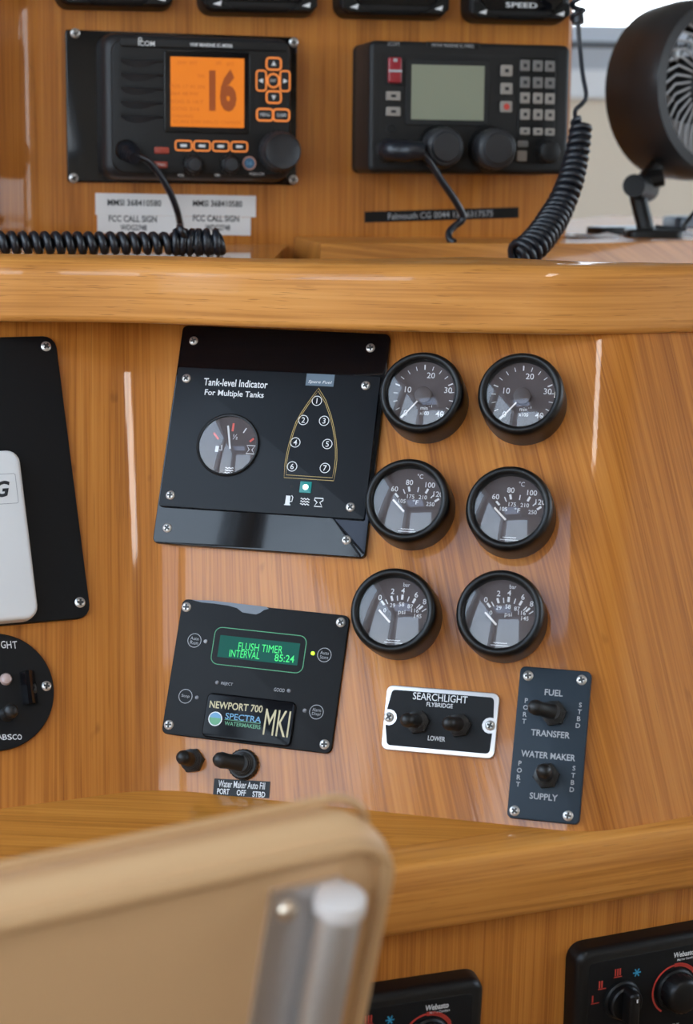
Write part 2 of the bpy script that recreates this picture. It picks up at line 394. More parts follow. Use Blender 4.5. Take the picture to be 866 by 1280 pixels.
# ------------------------------------------------------------------ the cabin
def smesh(name, mb, material):
    return structure(link(name, mb.mesh(name, material, 0)))
X0, X1, Y0, Y1 = -.92, 1.90, -1.10, 3.30                  # the pilothouse
a = MB(); a.box(X0-.05, X1+.05, Y0-.05, Y1+.05, -.06, 0); smesh('floor', a, K['deck'])
HX0, HX1, HY0, HY1 = -.86, -.30, -1.02, -.48                # roof hatch with a smoked lid, up and behind to the left
a = MB(); a.box(X0-.05, X1+.05, HY1, Y1+.05, 2.60, 2.66); a.box(X0-.05, X1+.05, Y0-.05, HY0, 2.60, 2.66); a.box(X0-.05, HX0, HY0, HY1, 2.60, 2.66); a.box(HX1, X1+.05, HY0, HY1, 2.60, 2.66)
smesh('ceiling', a, K['ceiling'])
a = MB(); a.box(HX0-.03, HX1+.03, HY1, HY1+.03, 2.58, 2.68); a.box(HX0-.03, HX1+.03, HY0-.03, HY0, 2.58, 2.68); a.box(HX0-.03, HX0, HY0, HY1, 2.58, 2.68); a.box(HX1, HX1+.03, HY0, HY1, 2.58, 2.68)
hf_ = smesh('window_8', a, K['grey_paint'])
a = MB(); a.box(HX0-.03, HX1+.03, HY0-.03, HY1+.03, 2.68, 2.688); part('pane', a, 'hatch_glass', hf_, smooth=0)
def ceiling_light(label, x, y, lx, ly, power):
    e = link('ceiling_light', None); e.location = (x, y, 2.60); tag(e, label, 'light', 'ceiling light strips')
    a = MB(); a.slab(lx+.03, ly+.03, .012, -.022, 0, 0); part('housing', a, K['grey_paint'], e)
    a = MB(); a.slab(lx, ly, .008, -.030, -.021, 0); part('diffuser', a, mat('lamp_diffuser', (.9, .88, .85), .5, emit=(1, .93, .87), estr=power), e)
ceiling_light('long white ceiling light strip over the helm', .47, -.10, .15, .62, 11)
def wall_with_windows(name, axis, c, t, lo, hi, z0, z1, sills, idx):
    """wall slab along one axis; sills = list of (a0, a1, zs, zt) openings"""
    a = MB()
    def bx(p0, p1, q0, q1):
        if axis == 'x': a.box(c, c+t, p0, p1, q0, q1)
        else: a.box(p0, p1, c, c+t, q0, q1)
    cur = lo
    for (a0, a1, q0, q1) in sills:
        bx(cur, a0, z0, z1); bx(a0, a1, z0, q0); bx(a0, a1, q1, z1); cur = a1
    bx(cur, hi, z0, z1)
    smesh(name, a, K['beige'])
    for (a0, a1, q0, q1) in sills:
        fr = MB(); e = .045
        def fb(p0, p1, r0, r1, d0=-.02, d1=None):
            d1 = t+.02 if d1 is None else d1
            if axis == 'x': fr.box(c+d0, c+d1, p0, p1, r0, r1)
            else: fr.box(p0, p1, c+d0, c+d1, r0, r1)
        fb(a0, a1, q0-.005, q0+e); fb(a0, a1, q1-e, q1+.005); fb(a0, a0+e, q0+e, q1-e); fb(a1-e, a1, q0+e, q1-e)
        wobj = structure(link('window_%d' % idx[0], fr.mesh('window', K['grey_paint'], 0)))
        gb = MB()
        if axis == 'x': gb.box(c+t*.5, c+t*.5+.004, a0+e, a1-e, q0+e, q1-e)
        else: gb.box(a0+e, a1-e, c+t*.5, c+t*.5+.004, q0+e, q1-e)
        part('pane', gb, 'window_glass', wobj, smooth=0)
        if name == 'wall_front':                       # sliding sash: grey rail and a dark gasket above the white sill
            sb = MB(); sb.box(a0+e, a1-e, c-.005, c+.02, q0+e, q0+.085); part('sash_rail', sb, mat('sash_grey', (.42, .44, .48), .5), wobj, smooth=0)
            sb = MB(); sb.box(a0+e, a1-e, c-.006, c+.02, q0+.085, q0+.094); part('gasket', sb, K['black'], wobj, smooth=0)
            sb = MB(); sb.box(a0+e, a1-e, c-.002, c+.015, q0+.094, q0+.125); part('sash_rail', sb, mat('sash_blue_grey', (.55, .60, .68), .5), wobj, smooth=0)
        idx[0] += 1
ix = [1]
wall_with_windows('wall_left', 'x', X0-.05, .05, Y0-.05, Y1+.05, 0, 2.60, [(-1.0, .12, 1.15, 2.54), (.2, 1.25, 1.15, 2.54), (1.4, 3.1, 1.4, 2.2)], ix)
wall_with_windows('wall_right', 'x', X1, .05, Y0-.05, Y1+.05, 0, 2.60, [(0.5, 1.5, 1.15, 2.05), (1.7, 3.1, 1.3, 2.05)], ix)
wall_with_windows('wall_back', 'y', Y0-.05, .05, X0, X1, 0, 2.60, [(-.85, -.02, 1.38, 2.55)], ix)
wall_with_windows('wall_front', 'y', Y1, .05, X0, X1, 0, 2.60, [(-.85, -.1, 1.545, 2.1), (.1, 1.75, 1.545, 2.1)], ix)

# ------------------------------------------------------------------ the helm console (fixed joinery)
con = link('helm_console', None); con.location = (0, 1.3, 0)
tag(con, 'varnished bamboo helm console with faceted instrument panel, rail and shelf', 'console')
con_inv = Matrix.Translation((0, -1.3, 0))
def cpart(name, mb, material, smooth=35, uvs=None, label=None):
    mb.v = [(x, y-1.3, z) for x, y, z in mb.v]
    o = part(name, mb, material, con, label, smooth)
    if uvs is not None:
        lay = o.data.uv_layers.new(name='UVMap')
        for lp in o.data.loops: lay.data[lp.index].uv = uvs[lp.vertex_index]
    return o
def line_int(p, d, q, e):
    A = np.array([d, -e]).T; t = np.linalg.solve(A, np.array(q)-np.array(p)); return np.array(p)+np.array(d)*t[0]
def facet_at(fr, z):
    k = (z-fr.O[2])/fr.v[2]; P = fr.O + fr.v*k; return P[:2], fr.u[:2]
def fillet(P, radii, n=14):
    out = [P[0]]
    for i in range(1, len(P)-1):
        a_, b_, c_ = P[i-1], P[i], P[i+1]
        d0 = (a_-b_)/np.linalg.norm(a_-b_); d1 = (c_-b_)/np.linalg.norm(c_-b_); r = radii[i-1]
        p0, p2 = b_+d0*r, b_+d1*r
        for k in range(n+1):
            t = k/n; out.append((1-t)**2*p0 + 2*t*(1-t)*b_ + t*t*p2)
    out.append(P[-1]); return out
def resample(P, step):
    out = [P[0]]
    for a_, b_ in zip(P[:-1], P[1:]):
        k = max(1, int(np.linalg.norm(b_-a_)/step))
        for j in range(1, k+1): out.append(a_ + (b_-a_)*j/k)
    return out
def panel_row(z):
    pl, dl = facet_at(LF, z); pc, dc = facet_at(CF, z); pr, dr = facet_at(RF, z)
    k1 = line_int(pl, dl, pc, dc); k2 = line_int(pc, dc, pr, dr)
    return fillet([k1 - dl*.42, k1, k2, k2 + dr*.42], [.030, .026])
zr = np.linspace(ZS-.012, 1.348, 14)
rows = [panel_row(z) for z in zr]
def subdiv(row):
    out = []
    for i, (a_, b_) in enumerate(zip(row[:-1], row[1:])):
        k = 14 if np.linalg.norm(b_-a_) > .1 else 1
        for j in range(k): out.append(a_+(b_-a_)*j/k)
    out.append(row[-1]); return out
rows = [subdiv(r_) for r_ in rows]
mid = rows[7]; arc = [0.0]
for p, q in zip(mid[:-1], mid[1:]): arc.append(arc[-1]+np.linalg.norm(q-p))
# place arc zero at the left crease
i0 = int(np.argmin([abs(p[0]+.14) for p in mid])); arc = [s_-arc[i0] for s_ in arc]
a = MB(); uvs = []
for z, row in zip(zr, rows):
    for s_, p in zip(arc, row):
        a.v.append((p[0], p[1], z))
        y = (z-1.18)/math.cos(R(25))
        k = 0.0 if s_ < .05 else min(.30, (s_-.05)*1.3)          # the veneer's grain swings over towards the right facet
        uvs.append((s_ + k*y + 3.0, y + 2.0))
nc = len(mid)
for i in range(len(zr)-1):
    for j in range(nc-1): a.f.append((i*nc+j, i*nc+j+1, (i+1)*nc+j+1, (i+1)*nc+j))
cpart('instrument_panel', a, 'bamboo_panel', 60, uvs)
# rail along the top of the panel
ZR0, ZR1 = 1.3245, 1.3715
fr_px = [(-480, 388), (-300, 396), (-160, 400), (-60, 401.5), (7, 403), (90, 403.5), (180, 405), (330, 410), (490, 415), (620, 417.5), (700, 419), (770, 418.5), (860, 416), (960, 412), (1080, 406)]
front = [on_z(x, y, ZR0)[:2] for x, y in fr_px]
def smooth_curve(P, n=8):
    out = []
    for i in range(len(P)-1):
        p0, p1, p2, p3 = P[max(i-1, 0)], P[i], P[i+1], P[min(i+2, len(P)-1)]
        for k in range(n):
            t = k/n; out.append(.5*((2*p1)+(-p0+p2)*t+(2*p0-5*p1+4*p2-p3)*t*t+(-p0+3*p1-3*p2+p3)*t**3))
    out.append(P[-1]); return out
front = smooth_curve(front, 6)
def interp(x, xs, ys): return float(np.interp(x, xs, ys))
a = MB(); uvs = []; L = []; s_ = 0
prof = [(.004, ZR0), (.0012, ZR0+.0012), (0, ZR0+.004), (0, ZR0+.0054), (0, ZR0+.020), (0, ZR1-.0112), (0.0001, ZR1-.0100), (.0015, ZR1-.005), (.0045, ZR1-.0015), (.009, ZR1)]
for i, p in enumerate(front):
    if i: s_ += np.linalg.norm(p-front[i-1])
    t = front[min(i+1, len(front)-1)]-front[max(i-1, 0)]; t /= np.linalg.norm(t); nn = np.array([-t[1], t[0]])
    dep = interp(p[0], [-.3, -.05, .02, .09, .16, .25], [.045, .05, .060, .085, .060, .022])
    zo = interp(p[0], [-.08, .08], [-.0026, 0])
    row = [(*(p+nn*d), z+(zo if z > ZR0+.03 else 0)) for d, z in prof] + [(*(p+nn*dep), ZR1+zo), (*(p+nn*(dep+.003)), ZR1-.004+zo), (*(p+nn*(dep+.003)), ZR0), ]
    L.append(row)
    for d, z in prof: uvs.append((s_+1.2, z+d*.5))
    uvs += [(s_+1.2, ZR1+dep*.6), (s_+1.2, ZR1+dep*.6+.004), (s_+1.2, ZR1+.1)]
a.loops(L, True, True, True)
cpart('top_rail', a, 'rail_beech', 50, uvs)
# well between rail and upper panel, with the raised board in front of the upper panel
def flat(name, poly, z0, z1, material, along, sm=35, bev=.0015):
    P = np.array(poly); c = P.mean(0); q = c+(P-c)*(1-bev/.3)
    a = MB(); a.loops([[(x, y, z0) for x, y in P], [(x, y, z1-bev) for x, y in P], [(x, y, z1) for x, y in q]])
    d = np.array(along); e = np.array([-d[1], d[0]])
    uvs = [(np.dot(v[:2], d)+2, np.dot(v[:2], e)+1+v[2]) for v in a.v]
    return cpart(name, a, material, sm, uvs)
ud = UF.u[:2]; un = UF.n[:2]/np.linalg.norm(UF.n[:2])
base_l = UF.pt(*UF.uv(36, 300)); base_r = UF.pt(*UF.uv(712, 300))
b0 = UF.pt(*UF.uv(368, 300)); b0 = b0[:2]
flat('ledge', [(-.62, 1.235), (b0[0]-.015, 1.235), (b0[0]-.002, 1.75), (-.62, 1.75)], 1.330, 1.3595, 'shelf_oak', (1, 0), bev=.0003)
flat('well_floor', [(b0[0]-.03, 1.325), (.42, 1.325), (.55, 1.75), (b0[0]-.03, 1.75)], 1.285, 1.300, 'shelf_oak', (1, 0))
b1 = base_r[:2]
fdir = np.array([math.cos(R(40)), math.sin(R(40))])
p_end = b1 + un*.085 - ud*.012
flat('ledge_board', [b0+un*.110, p_end, p_end+fdir*.55, p_end+fdir*.55+np.array([-.3, .35]), b1-un*.2, b0-un*.01], 1.295, 1.3665, 'nosing_oak', (ud[0], ud[1]), bev=.001)
# fan shelf carries on to the right
# upper panel: main board and the left wing that turns towards the viewer
wing = np.array([math.cos(R(58)), math.sin(R(58))])
pm0 = UF.pt(*UF.uv(37, 180)); pm1 = UF.pt(*UF.uv(713, 180))
def up_row(z):
    k = (z-pm0[2])/UF.v[2]; sh = (UF.v*k)[:2]
    A0, A1 = pm0[:2]+sh, pm1[:2]+sh
    r_ = fillet([A0-wing*.25, A0, A1-ud*.004, A1-un*.004, A1-un*.30], [.012, .002, .002], 8)
    return r_
a = MB(); uvs = []
zz = np.linspace(1.335, 1.75, 4); ro = [subdiv(up_row(z)) for z in zz]
for z, row in zip(zz, ro):
    s_ = 0
    for i, p in enumerate(row):
        if i: s_ += np.linalg.norm(p-row[i-1])
        a.v.append((p[0], p[1], z)); uvs.append((s_+7, z))
nc = len(ro[0])
for i in range(len(zz)-1):
    for j in range(nc-1): a.f.append((i*nc+j, i*nc+j+1, (i+1)*nc+j+1, (i+1)*nc+j))
cpart('upper_panel', a, 'bamboo_panel', 60, uvs)
# chart shelf below the instruments, with its nosing
nd = np.array([math.cos(-NOSE_YAW), math.sin(-NOSE_YAW)]); nn = np.array([-nd[1], nd[0]])
A = _n0[:2] - nd*.62; B = _n0[:2] + nd*.50
a = MB(); uvs = []; L = []
prof = [(.030, ZS), (.005, ZS), (.0025, ZS-.0008), (.0008, ZS-.0025), (0, ZS-.005), (0, ZS-.042), (.002, ZS-.0455), (.005, ZS-.047), (.030, ZS-.047)]
for k in range(29):
    p = A+(B-A)*k/28
    L.append([(*(p+nn*d), z) for d, z in prof])
    uvs += [(k*.04+.3, z+d*.6) for d, z in prof]
a.loops(L); cpart('shelf_nosing', a, 'nosing_oak', 50, uvs)
C_, D_ = A+nn*.0302, B+nn*.0302
flat('shelf_top', [tuple(C_), tuple(D_), (.62, 1.30), (-.62, 1.30)], ZS-.03, ZS, 'shelf_oak', (1.0, -.05), bev=.0001)
# lower front below the shelf
a = MB(); uvs = []
p0, p1 = LOWF.pt(-.055, 0), LOWF.pt(.5, 0)
for z in (.20, .972):
    for q, s_ in ((p0, 0), (p1, 1.12)): a.v.append((q[0], q[1], z)); uvs.append((s_+5, z))
    for q, s_ in ((p1+np.array([-.1, .3, 0]), 1.4), (p0+np.array([-.1, .3, 0]), 1.8)): a.v.append((q[0], q[1], z)); uvs.append((s_+5, z))
for i in range(4): a.f.append((i, (i+1) % 4, 4+(i+1) % 4, 4+i))
cpart('lower_panel', a, 'bamboo_panel', 0, uvs)
a = MB(); a.box(.06, .45, 1.13, 1.4, 0, .20); cpart('plinth', a, K['black'], 0)
a = MB(); a.box(-.62, .12, 1.24, 1.26, 0, .985); cpart('kneehole_back', a, 'bamboo_board', 0)

# ------------------------------------------------------------------ tank level plate
c, w_, h_, ang = CF.rect([(227, 406), (489, 418), (455, 698), (192, 678)], .005)
T = Thing('tank_level_panel', 'glossy black tank-level indicator panel with a boat outline of numbered tanks', 'panel', CF, c, ang)
a = MB(); a.slab(w_, h_, .004, -.004, .005, .0006); part('back_plate', a, K['gloss'], T.e)
fc, fw, fh = T.local_rect([(220, 459), (474, 470), (457, 650), (201, 632)], .008)
a = MB(); a.slab(fw, fh, .0015, .005, .008, .0004, *fc); fp = part('front_plate', a, K['slate'], T.e)
for x, y in ((242, 426), (463, 435), (209, 660), (433, 675)): screw(T.e, *T.L(x, y, .005), .005, .0033)
for x, y in ((233, 473), (457, 482), (213, 619), (438, 634)): screw(T.e, *T.L(x, y, .008), .008, .0033)
zp = .00815
W = MB()
W.text('Tank-level Indicator', *T.L(294.5, 479, zp), 85.5*PX, 9.8*PX, zp, .012)
W.text('For Multiple Tanks', *T.L(292.5, 493, zp), 79*PX, 10*PX, zp, .012)
tk = {1: (396, 501), 2: (379, 525), 3: (405, 526), 4: (369, 553), 5: (409, 555), 6: (365, 583), 7: (406, 585)}
for n_, (x, y) in tk.items():
    p = T.L(x, y, zp); W.mark(); W.ring(6.2*PX, .9*PX, *p, zp, 24); W.hold = True; W.text(str(n_), *p, None, 7.2*PX, zp, .004); W.hold = False
# pictograms: fuel pump, waves, holding tank
p = T.L(361, 625, zp); W.mark(); W.quad(p[0]-.0008, p[1], .0032, .0062, zp); W.quad(p[0]-.0008, p[1]-.0034, .0045, .0008, zp)
W.stroke([(p[0]+.0008, p[1]-.001), (p[0]+.0022, p[1]-.001), (p[0]+.0026, p[1]+.0022), (p[0]+.0016, p[1]+.0034)], .0006, zp)
p = T.L(381, 627, zp); W.mark()
for k in (-1, 0, 1): W.stroke([(p[0]-.0032+.0064*i/12, p[1]+k*.0019+.0005*math.sin(i*1.55)) for i in range(13)], .0007, zp)
p = T.L(398, 628, zp); W.mark(); W.stroke([(p[0]-.003, p[1]+.003), (p[0]+.003, p[1]+.003), (p[0]+.003, p[1]+.0015), (p[0]+.001, p[1]), (p[0]+.0028, p[1]-.003), (p[0]-.0028, p[1]-.003), (p[0]-.001, p[1]), (p[0]-.003, p[1]+.0015)], .0008, zp, True)
part('lettering', W, K['white'], fp, smooth=0)
hull = [(398, 485), (391.5, 494), (385, 503), (377, 515), (370, 527), (365, 541), (361, 555), (358, 568), (356, 580), (355, 597), (417, 601), (419.5, 588), (421, 575), (421, 562), (420, 550), (417.5, 535), (414, 520), (407, 500)]
G = MB(); hp = [T.L(x, y, zp) for x, y in hull]; hc = sum(hp)/len(hp)
G.stroke(hp, .75*PX, zp, True); G.stroke([hc+(q-hc)*.935 for q in hp], .75*PX, zp, True)
part('boat_outline', G, K['gold'], fp, smooth=0)
q_, qw, qh = T.local_rect([(383, 467), (418, 468), (417, 483), (382, 482)], zp)
a = MB(); a.quad(*q_, qw, qh, zp-.00005); tg = part('tag_sticker', a, K['tag'], fp, smooth=0)
a = MB(); a.text('Spare Fuel', *T.L(400, 478, zp), 31*PX, 5*PX, zp, 0, 0, .25); part('lettering', a, K['white'], tg, smooth=0)
q_ = T.L(382, 609, zp); a = MB(); a.slab(15*PX, 14.5*PX, .0004, .0075, .0086, .0002, *q_); tl = part('lamp_window', a, K['teal'], fp)
a = MB(); a.disc(3.6*PX, *q_, .0087); part('lamp', a, K['led_green'], tl, smooth=0)
a = MB()
for x, y in ((364.5, 608), (401, 610)): a.mark().disc(2.3*PX, *T.L(x, y, zp), zp)
part('sensor_hole', a, K['void'], fp, smooth=0)
# level gauge let into the plate
gp = T.L(284, 555.5, .010); gr = 38.5*PX
a = MB(); a.lathe([(gr+.0016, .006), (gr+.0016, .0092), (gr+.0008, .0098), (gr-.0002, .0096), (gr-.0006, .006)], 48, *gp, cap0=False, cap1=False); part('gauge_bezel', a, K['black'], T.e)
a = MB(); a.disc(gr, *gp, .0082, 40); gd = part('gauge_dial', a, K['dial'], T.e, smooth=0)
a = MB(); b = MB()
def gl_(x, y, zz=.0086): return T.L(x, y, zz)
for i, (p0, p1) in enumerate((((267, 541), (273, 549)), ((292, 529), (290.5, 539)), ((317, 548), (312, 552)))): a.mark().stroke([gl_(*p0), gl_(*p1)], 2.6*PX, .0084)
b.stroke([gl_(287.5, 561), gl_(285, 532)], 2.4*PX, .0086); b.mark().stroke([gl_(308, 535), gl_(304, 541)], 1.5*PX, .0084)
b.mark().quad(*gl_(271, 561), 4.5*PX, 8*PX, .0084); b.stroke([gl_(274, 562), gl_(277, 563), gl_(277, 556)], 1*PX, .0084)
x_, y_ = gl_(313, 562); b.mark().stroke([(x_-.003, y_+.003), (x_+.003, y_+.003), (x_+.001, y_), (x_+.003, y_-.003), (x_-.003, y_-.003), (x_-.001, y_)], .0007, .0084, True)
b.text('½', *gl_(294, 546), None, 7*PX, .0084)
x_, y_ = gl_(286, 588); b.mark()
for k in (-1, 0, 1): b.stroke([(x_-.003+.006*i/10, y_+k*.0018+.0004*math.sin(i*1.6)) for i in range(11)], .0007, .0084)
part('red_marks', a, K['red_print'], gd, smooth=0); part('white_marks', b, K['white'], gd, smooth=0)
def dome(mb, r, z, sag, cx=0, cy=0):
    mb.lathe([(r*math.cos(R(90*k/10)), z+sag*(1-(r*math.cos(R(90*k/10))/r)**2)) for k in range(11)][:-1]+[(r*.04, z+sag)], 40, cx, cy, cap0=False)
a = MB(); dome(a, gr-.0002, .0092, .0032, *gp); part('gauge_glass', a, 'lens_glass', T.e, smooth=80)

# ------------------------------------------------------------------ six round engine gauges
def gauge(name, label, cx, cy, kind, grp):
    hf = .0285
    T = Thing(name, label, 'gauge', CF, CF.uv(cx, cy, hf), R(0), 0, grp)
    rg = 42.0*PX; ro = 53.2*PX
    a = MB()
    a.lathe([(ro*.985, -.004), (ro*.995, .003), (ro, .016), (ro, .0225), (ro*.985, .0255), (ro*.95, .0280), (ro*.90, .0292), (ro*.86, .0290), (rg*1.03, .0280), (rg*1.0, .0265), (rg*.985, .0190), (rg*.98, .0180)], 64, cap1=False)
    part('bezel', a, K['satin'], T.e, smooth=60)
    zd = .0225; z1 = zd+.00015
    a = MB(); a.disc(rg*.99, 0, 0, zd, 40); d = part('dial', a, K['dial'], T.e, smooth=0)
    a = MB(); n = MB()
    def at(u_, v_): return (u_*rg+.0006, v_*rg+.0002)
    if kind == 'rpm':
        hub = at(.02, -.06)
        for k in range(17):
            aa = R(228-270*k/16); big = k % 4 == 0
            r0, r1 = .80, .93 if not big else .95
            if k % 2 == 0 or True:
                a.stroke([(hub[0]+rg*r0*math.cos(aa)*.98, hub[1]+rg*r0*math.sin(aa)), (hub[0]+rg*r1*math.cos(aa)*.98, hub[1]+rg*r1*math.sin(aa))], (1.6 if big else .9)*PX, z1)
        for s_, u_, v_ in (('0', -.46, -.62), ('10', -.46, .10), ('20', .18, .57), ('30', .74, .14), ('40', .56, -.60)):
            a.text(s_, *at(u_, v_), None, 7.5*PX, z1, .004)
        a.text('min', *at(.08, -.44), 9*PX, 4.5*PX, z1, .003); a.text('-1', *at(.26, -.38), 4*PX, 3*PX, z1); a.text('x100', *at(.10, -.60), 11.5*PX, 4.8*PX, z1, .004)
        tip = at(-.56, -.80)
        n.stroke([hub, tip], 1.9*PX, zd+.0016)
        hb = MB(); hb.lathe([(rg*.25, zd), (rg*.25, zd+.0026), (rg*.22, zd+.0030)], 32, *hub); part('needle_hub', hb, K['dial_hub'], d)
    else:
        piv = at(-.10, -.34)
        if kind == 'temp':
            tk_ = [((-.38, .15), 2.4), ((-.17, .28), 1.2), ((-.03, .36), 2.6), ((.24, .36), 1.2), ((.50, .33), 2.6), ((.68, .19), 1.2), ((.82, .08), 2.6)]
            tx = [('60', -.46, .34), ('80', -.04, .56), ('100', .58, .52), ('120', .84, .26)]
            sm = [('105', -.20, -.01), ('175', .04, .14), ('210', .40, .14), ('250', .64, -.05)]
            a.text('°C', *at(.26, .76), 7*PX, 6*PX, z1); a.text('°F', *at(.20, -.02), 7*PX, 5.5*PX, z1)
        else:
            tk_ = [((-.38, .22), 2.6), ((-.27, .26), 1.2), ((-.13, .37), 2.6), ((.03, .39), 1.2), ((.17, .43), 2.8), ((.35, .39), 1.2), ((.52, .35), 2.8), ((.66, .20), 1.2), ((.74, .17), 2.4), ((.84, .10), 1.2)]
            tx = [('0', -.48, .37), ('2', -.13, .58), ('4', .17, .62), ('6', .57, .53), ('8', .83, .35)]
            sm = [('0', -.30, .01), ('29', -.09, .17), ('58', .17, .22), ('87', .43, .18), ('116', .58, .07), ('145', .68, -.08)]
            a.text('bar', *at(.26, .80), 8*PX, 5*PX, z1); a.text('psi', *at(.20, -.02), 8.5*PX, 6.5*PX, z1, .003)
        cpt = np.array(at(.17, -.42))
        for (u_, v_), wd in tk_:
            p = np.array(at(u_, v_)); dd = (p-cpt)/np.linalg.norm(p-cpt)
            a.stroke([p-dd*rg*.075, p+dd*rg*.075], wd*PX, z1)
        for s_, u_, v_ in tx: a.text(s_, *at(u_, v_), None, 6.6*PX, z1, .006)
        for s_, u_, v_ in sm: a.text(s_, *at(u_, v_), None, 5.0*PX, z1, .004)
        a.stroke([at(-.15+.03*i, -.84+.012*math.sin(i*2.2)) for i in range(14)], .8*PX, z1); a.stroke([at(-.22, -.91), at(.36, -.91)], .8*PX, z1)
        n.stroke([piv, at(-.46, .0)], 2.4*PX, zd+.0016)
    part('dial_marks', a, K['white'], d, smooth=0); part('needle', n, K['needle'], d, smooth=0)
    a = MB(); dome(a, rg*1.0, .0264, .0026); part('gauge_glass', a, 'lens_glass', T.e, smooth=80)
GG = 'round black gauges on the console'
gauge('tachometer', 'black tachometer dial marked 10 to 40 next to the tank-level panel', 525.8, 489, 'rpm', GG)
gauge('tachometer', 'black tachometer dial marked 10 to 40 beyond its twin from the tank-level panel', 650, 490.5, 'rpm', GG)
gauge('temperature_gauge', 'black temperature gauge in Celsius and Fahrenheit touching the tank-level panel', 508, 624, 'temp', GG)
gauge('temperature_gauge', 'black temperature gauge in Celsius and Fahrenheit away from the tank-level panel', 635.5, 634, 'temp', GG)
gauge('pressure_gauge', 'black bar and psi pressure gauge above the silver-rimmed searchlight panel', 490.5, 762.5, 'bar', GG)
gauge('pressure_gauge', 'black bar and psi pressure gauge above the blue-grey fuel switch panel', 624, 765.5, 'bar', GG)

# ------------------------------------------------------------------ watermaker panel
c, w_, h_, ang = CF.rect([(228, 748), (437.5, 770), (413, 942), (201.5, 917)], .003)
T = Thing('watermaker_panel', 'black watermaker control panel with green lit display and chipped top edge', 'panel', CF, c, ang)
a = MB(); a.slab(w_, h_, .0042, -.002, .003, .0005); pl = part('face_plate', a, K['matte'], T.e)
for x, y in ((233, 759), (426, 778), (211, 906), (405.5, 930.5)): screw(T.e, *T.L(x, y, .003), .003, .0034)
zp = .0031
q_, qw, qh = T.local_rect([(274.5, 794), (374.7, 804), (371.9, 832), (272.4, 821)], zp)
a = MB(); a.quad(*q_, qw, qh, zp); lcd = part('display', a, K['green_lcd'], T.e, smooth=0)
a = MB(); a.text('FLUSH TIMER', *T.L(325.5, 810, zp), 57*PX, 9.5*PX, zp+.0001, -.002, R(1)); a.text('INTERVAL', *T.L(305.5, 818, zp), 39*PX, 9*PX, zp+.0001, -.002, R(1)); a.text('85:24', *T.L(355.5, 823, zp), 25*PX, 9*PX, zp+.0001, .004, R(1))
part('display_text', a, K['green_char'], lcd, smooth=0)
q_, qw, qh = T.local_rect([(268.5, 784), (382.8, 794.7), (378.6, 841.5), (263.6, 830)], zp)
a = MB(); a.stroke(rrect(qw, qh, .005, 5, *q_), 1.0*PX, zp, True); part('display_border', a, K['green_line'], pl, smooth=0)
W = MB(); g = MB()
for (x, y), (t1, t2) in (((243, 800.5), ('Auto', 'Run')), ((405.3, 818.7), ('Auto', 'Store')), ((231.8, 870.3), ('', 'Stop')), ((395.4, 890), ('Alarm', 'Displ'))):
    p = T.L(x, y, zp); W.mark().ring(8.6*PX, .8*PX, *p, zp, 28); W.hold = True
    if t1: W.text(t1, p[0], p[1]+2.6*PX, 11*PX, 4.2*PX, zp)
    W.text(t2, p[0], p[1]-(2.8*PX if t1 else 0), 10.5*PX, 4.6*PX, zp); W.hold = False
W.text('REJECT', *T.L(283.7, 855.2, zp), 15*PX, 4.6*PX, zp, .004); W.text('GOOD', *T.L(349, 862.5, zp), 13.5*PX, 4.4*PX, zp, .004)
part('lettering', W, K['grey_print'], pl, smooth=0)
for (x, y), k in (((257, 801.8), 'grey_print'), ((391, 816.7), 'led_yellow'), ((246.3, 872), 'led_off'), ((380.7, 888.2), 'led_off'), ((271.4, 853.2), 'led_off'), ((361, 863.4), 'led_off')):
    p = T.L(x, y, zp); a = MB(); a.lathe([(2.5*PX, .0028), (2.5*PX, .0034), (1.4*PX, .0039)], 14, *p); part('indicator_lamp', a, K[k], T.e)
q_, qw, qh = T.local_rect([(258.5, 865.5), (370, 877), (364, 934), (252, 921)], .0045)
a = MB(); a.slab(qw, qh, .004, .0028, .0050, .0012, *q_); bd = part('name_badge', a, K['badge'], T.e)
zb = .0052; W = MB()
W.text('NEWPORT 700', *T.L(295, 883.3, zb), 68*PX, 9*PX, zb, .014, R(1)); W.text('MKI', *T.L(346, 903.8, zb), 32*PX, 32*PX, zb, .0)
part('lettering', W, K['cream_logo'], bd, smooth=0)
W = MB(); W.text('SPECTRA', *T.L(304, 897.3, zb), 46*PX, 7.5*PX, zb, .01); part('lettering', W, K['sky_logo'], bd, smooth=0)
W = MB(); W.text('WATERMAKERS', *T.L(303, 906.4, zb), 46*PX, 5*PX, zb, .012); x_, y_ = T.L(303, 901.8, zb); W.mark().quad(x_, y_, 46*PX, .8*PX, zb); part('lettering', W, K['green_logo'], bd, smooth=0)
p = T.L(269, 898.5, zb); a = MB(); a.disc(8.3*PX, *p, zb); gb = part('globe_emblem', a, K['sky_logo'], bd, smooth=0)
a = MB(); a.ring(8.3*PX, 1.2*PX, *p, zb+.0001); part('emblem_rim', a, K['white'], gb, smooth=0)
a = MB(); a.add([(p[0]+7.6*PX*math.cos(R(t)), p[1]+7.6*PX*math.sin(R(t)), zb+.0001) for t in range(170, 371, 20)], [tuple(range(11))]); part('emblem_land', a, K['green_logo'], gb, smooth=0)
# bare patch where the black coat has chipped off the top edge
ch = [(240, 750), (262, 750.5), (285, 753), (310, 756), (333, 758.5), (336, 761), (330, 762.5), (325, 766), (320, 768), (312, 767), (303, 765.5), (296, 760), (285, 757), (268, 754.5), (252, 753)]
a = MB(); a.add([(*T.L(x, y, zp), zp) for x, y in ch], [tuple(range(len(ch)))]); part('chipped_patch', a, K['chip'], pl, smooth=0)

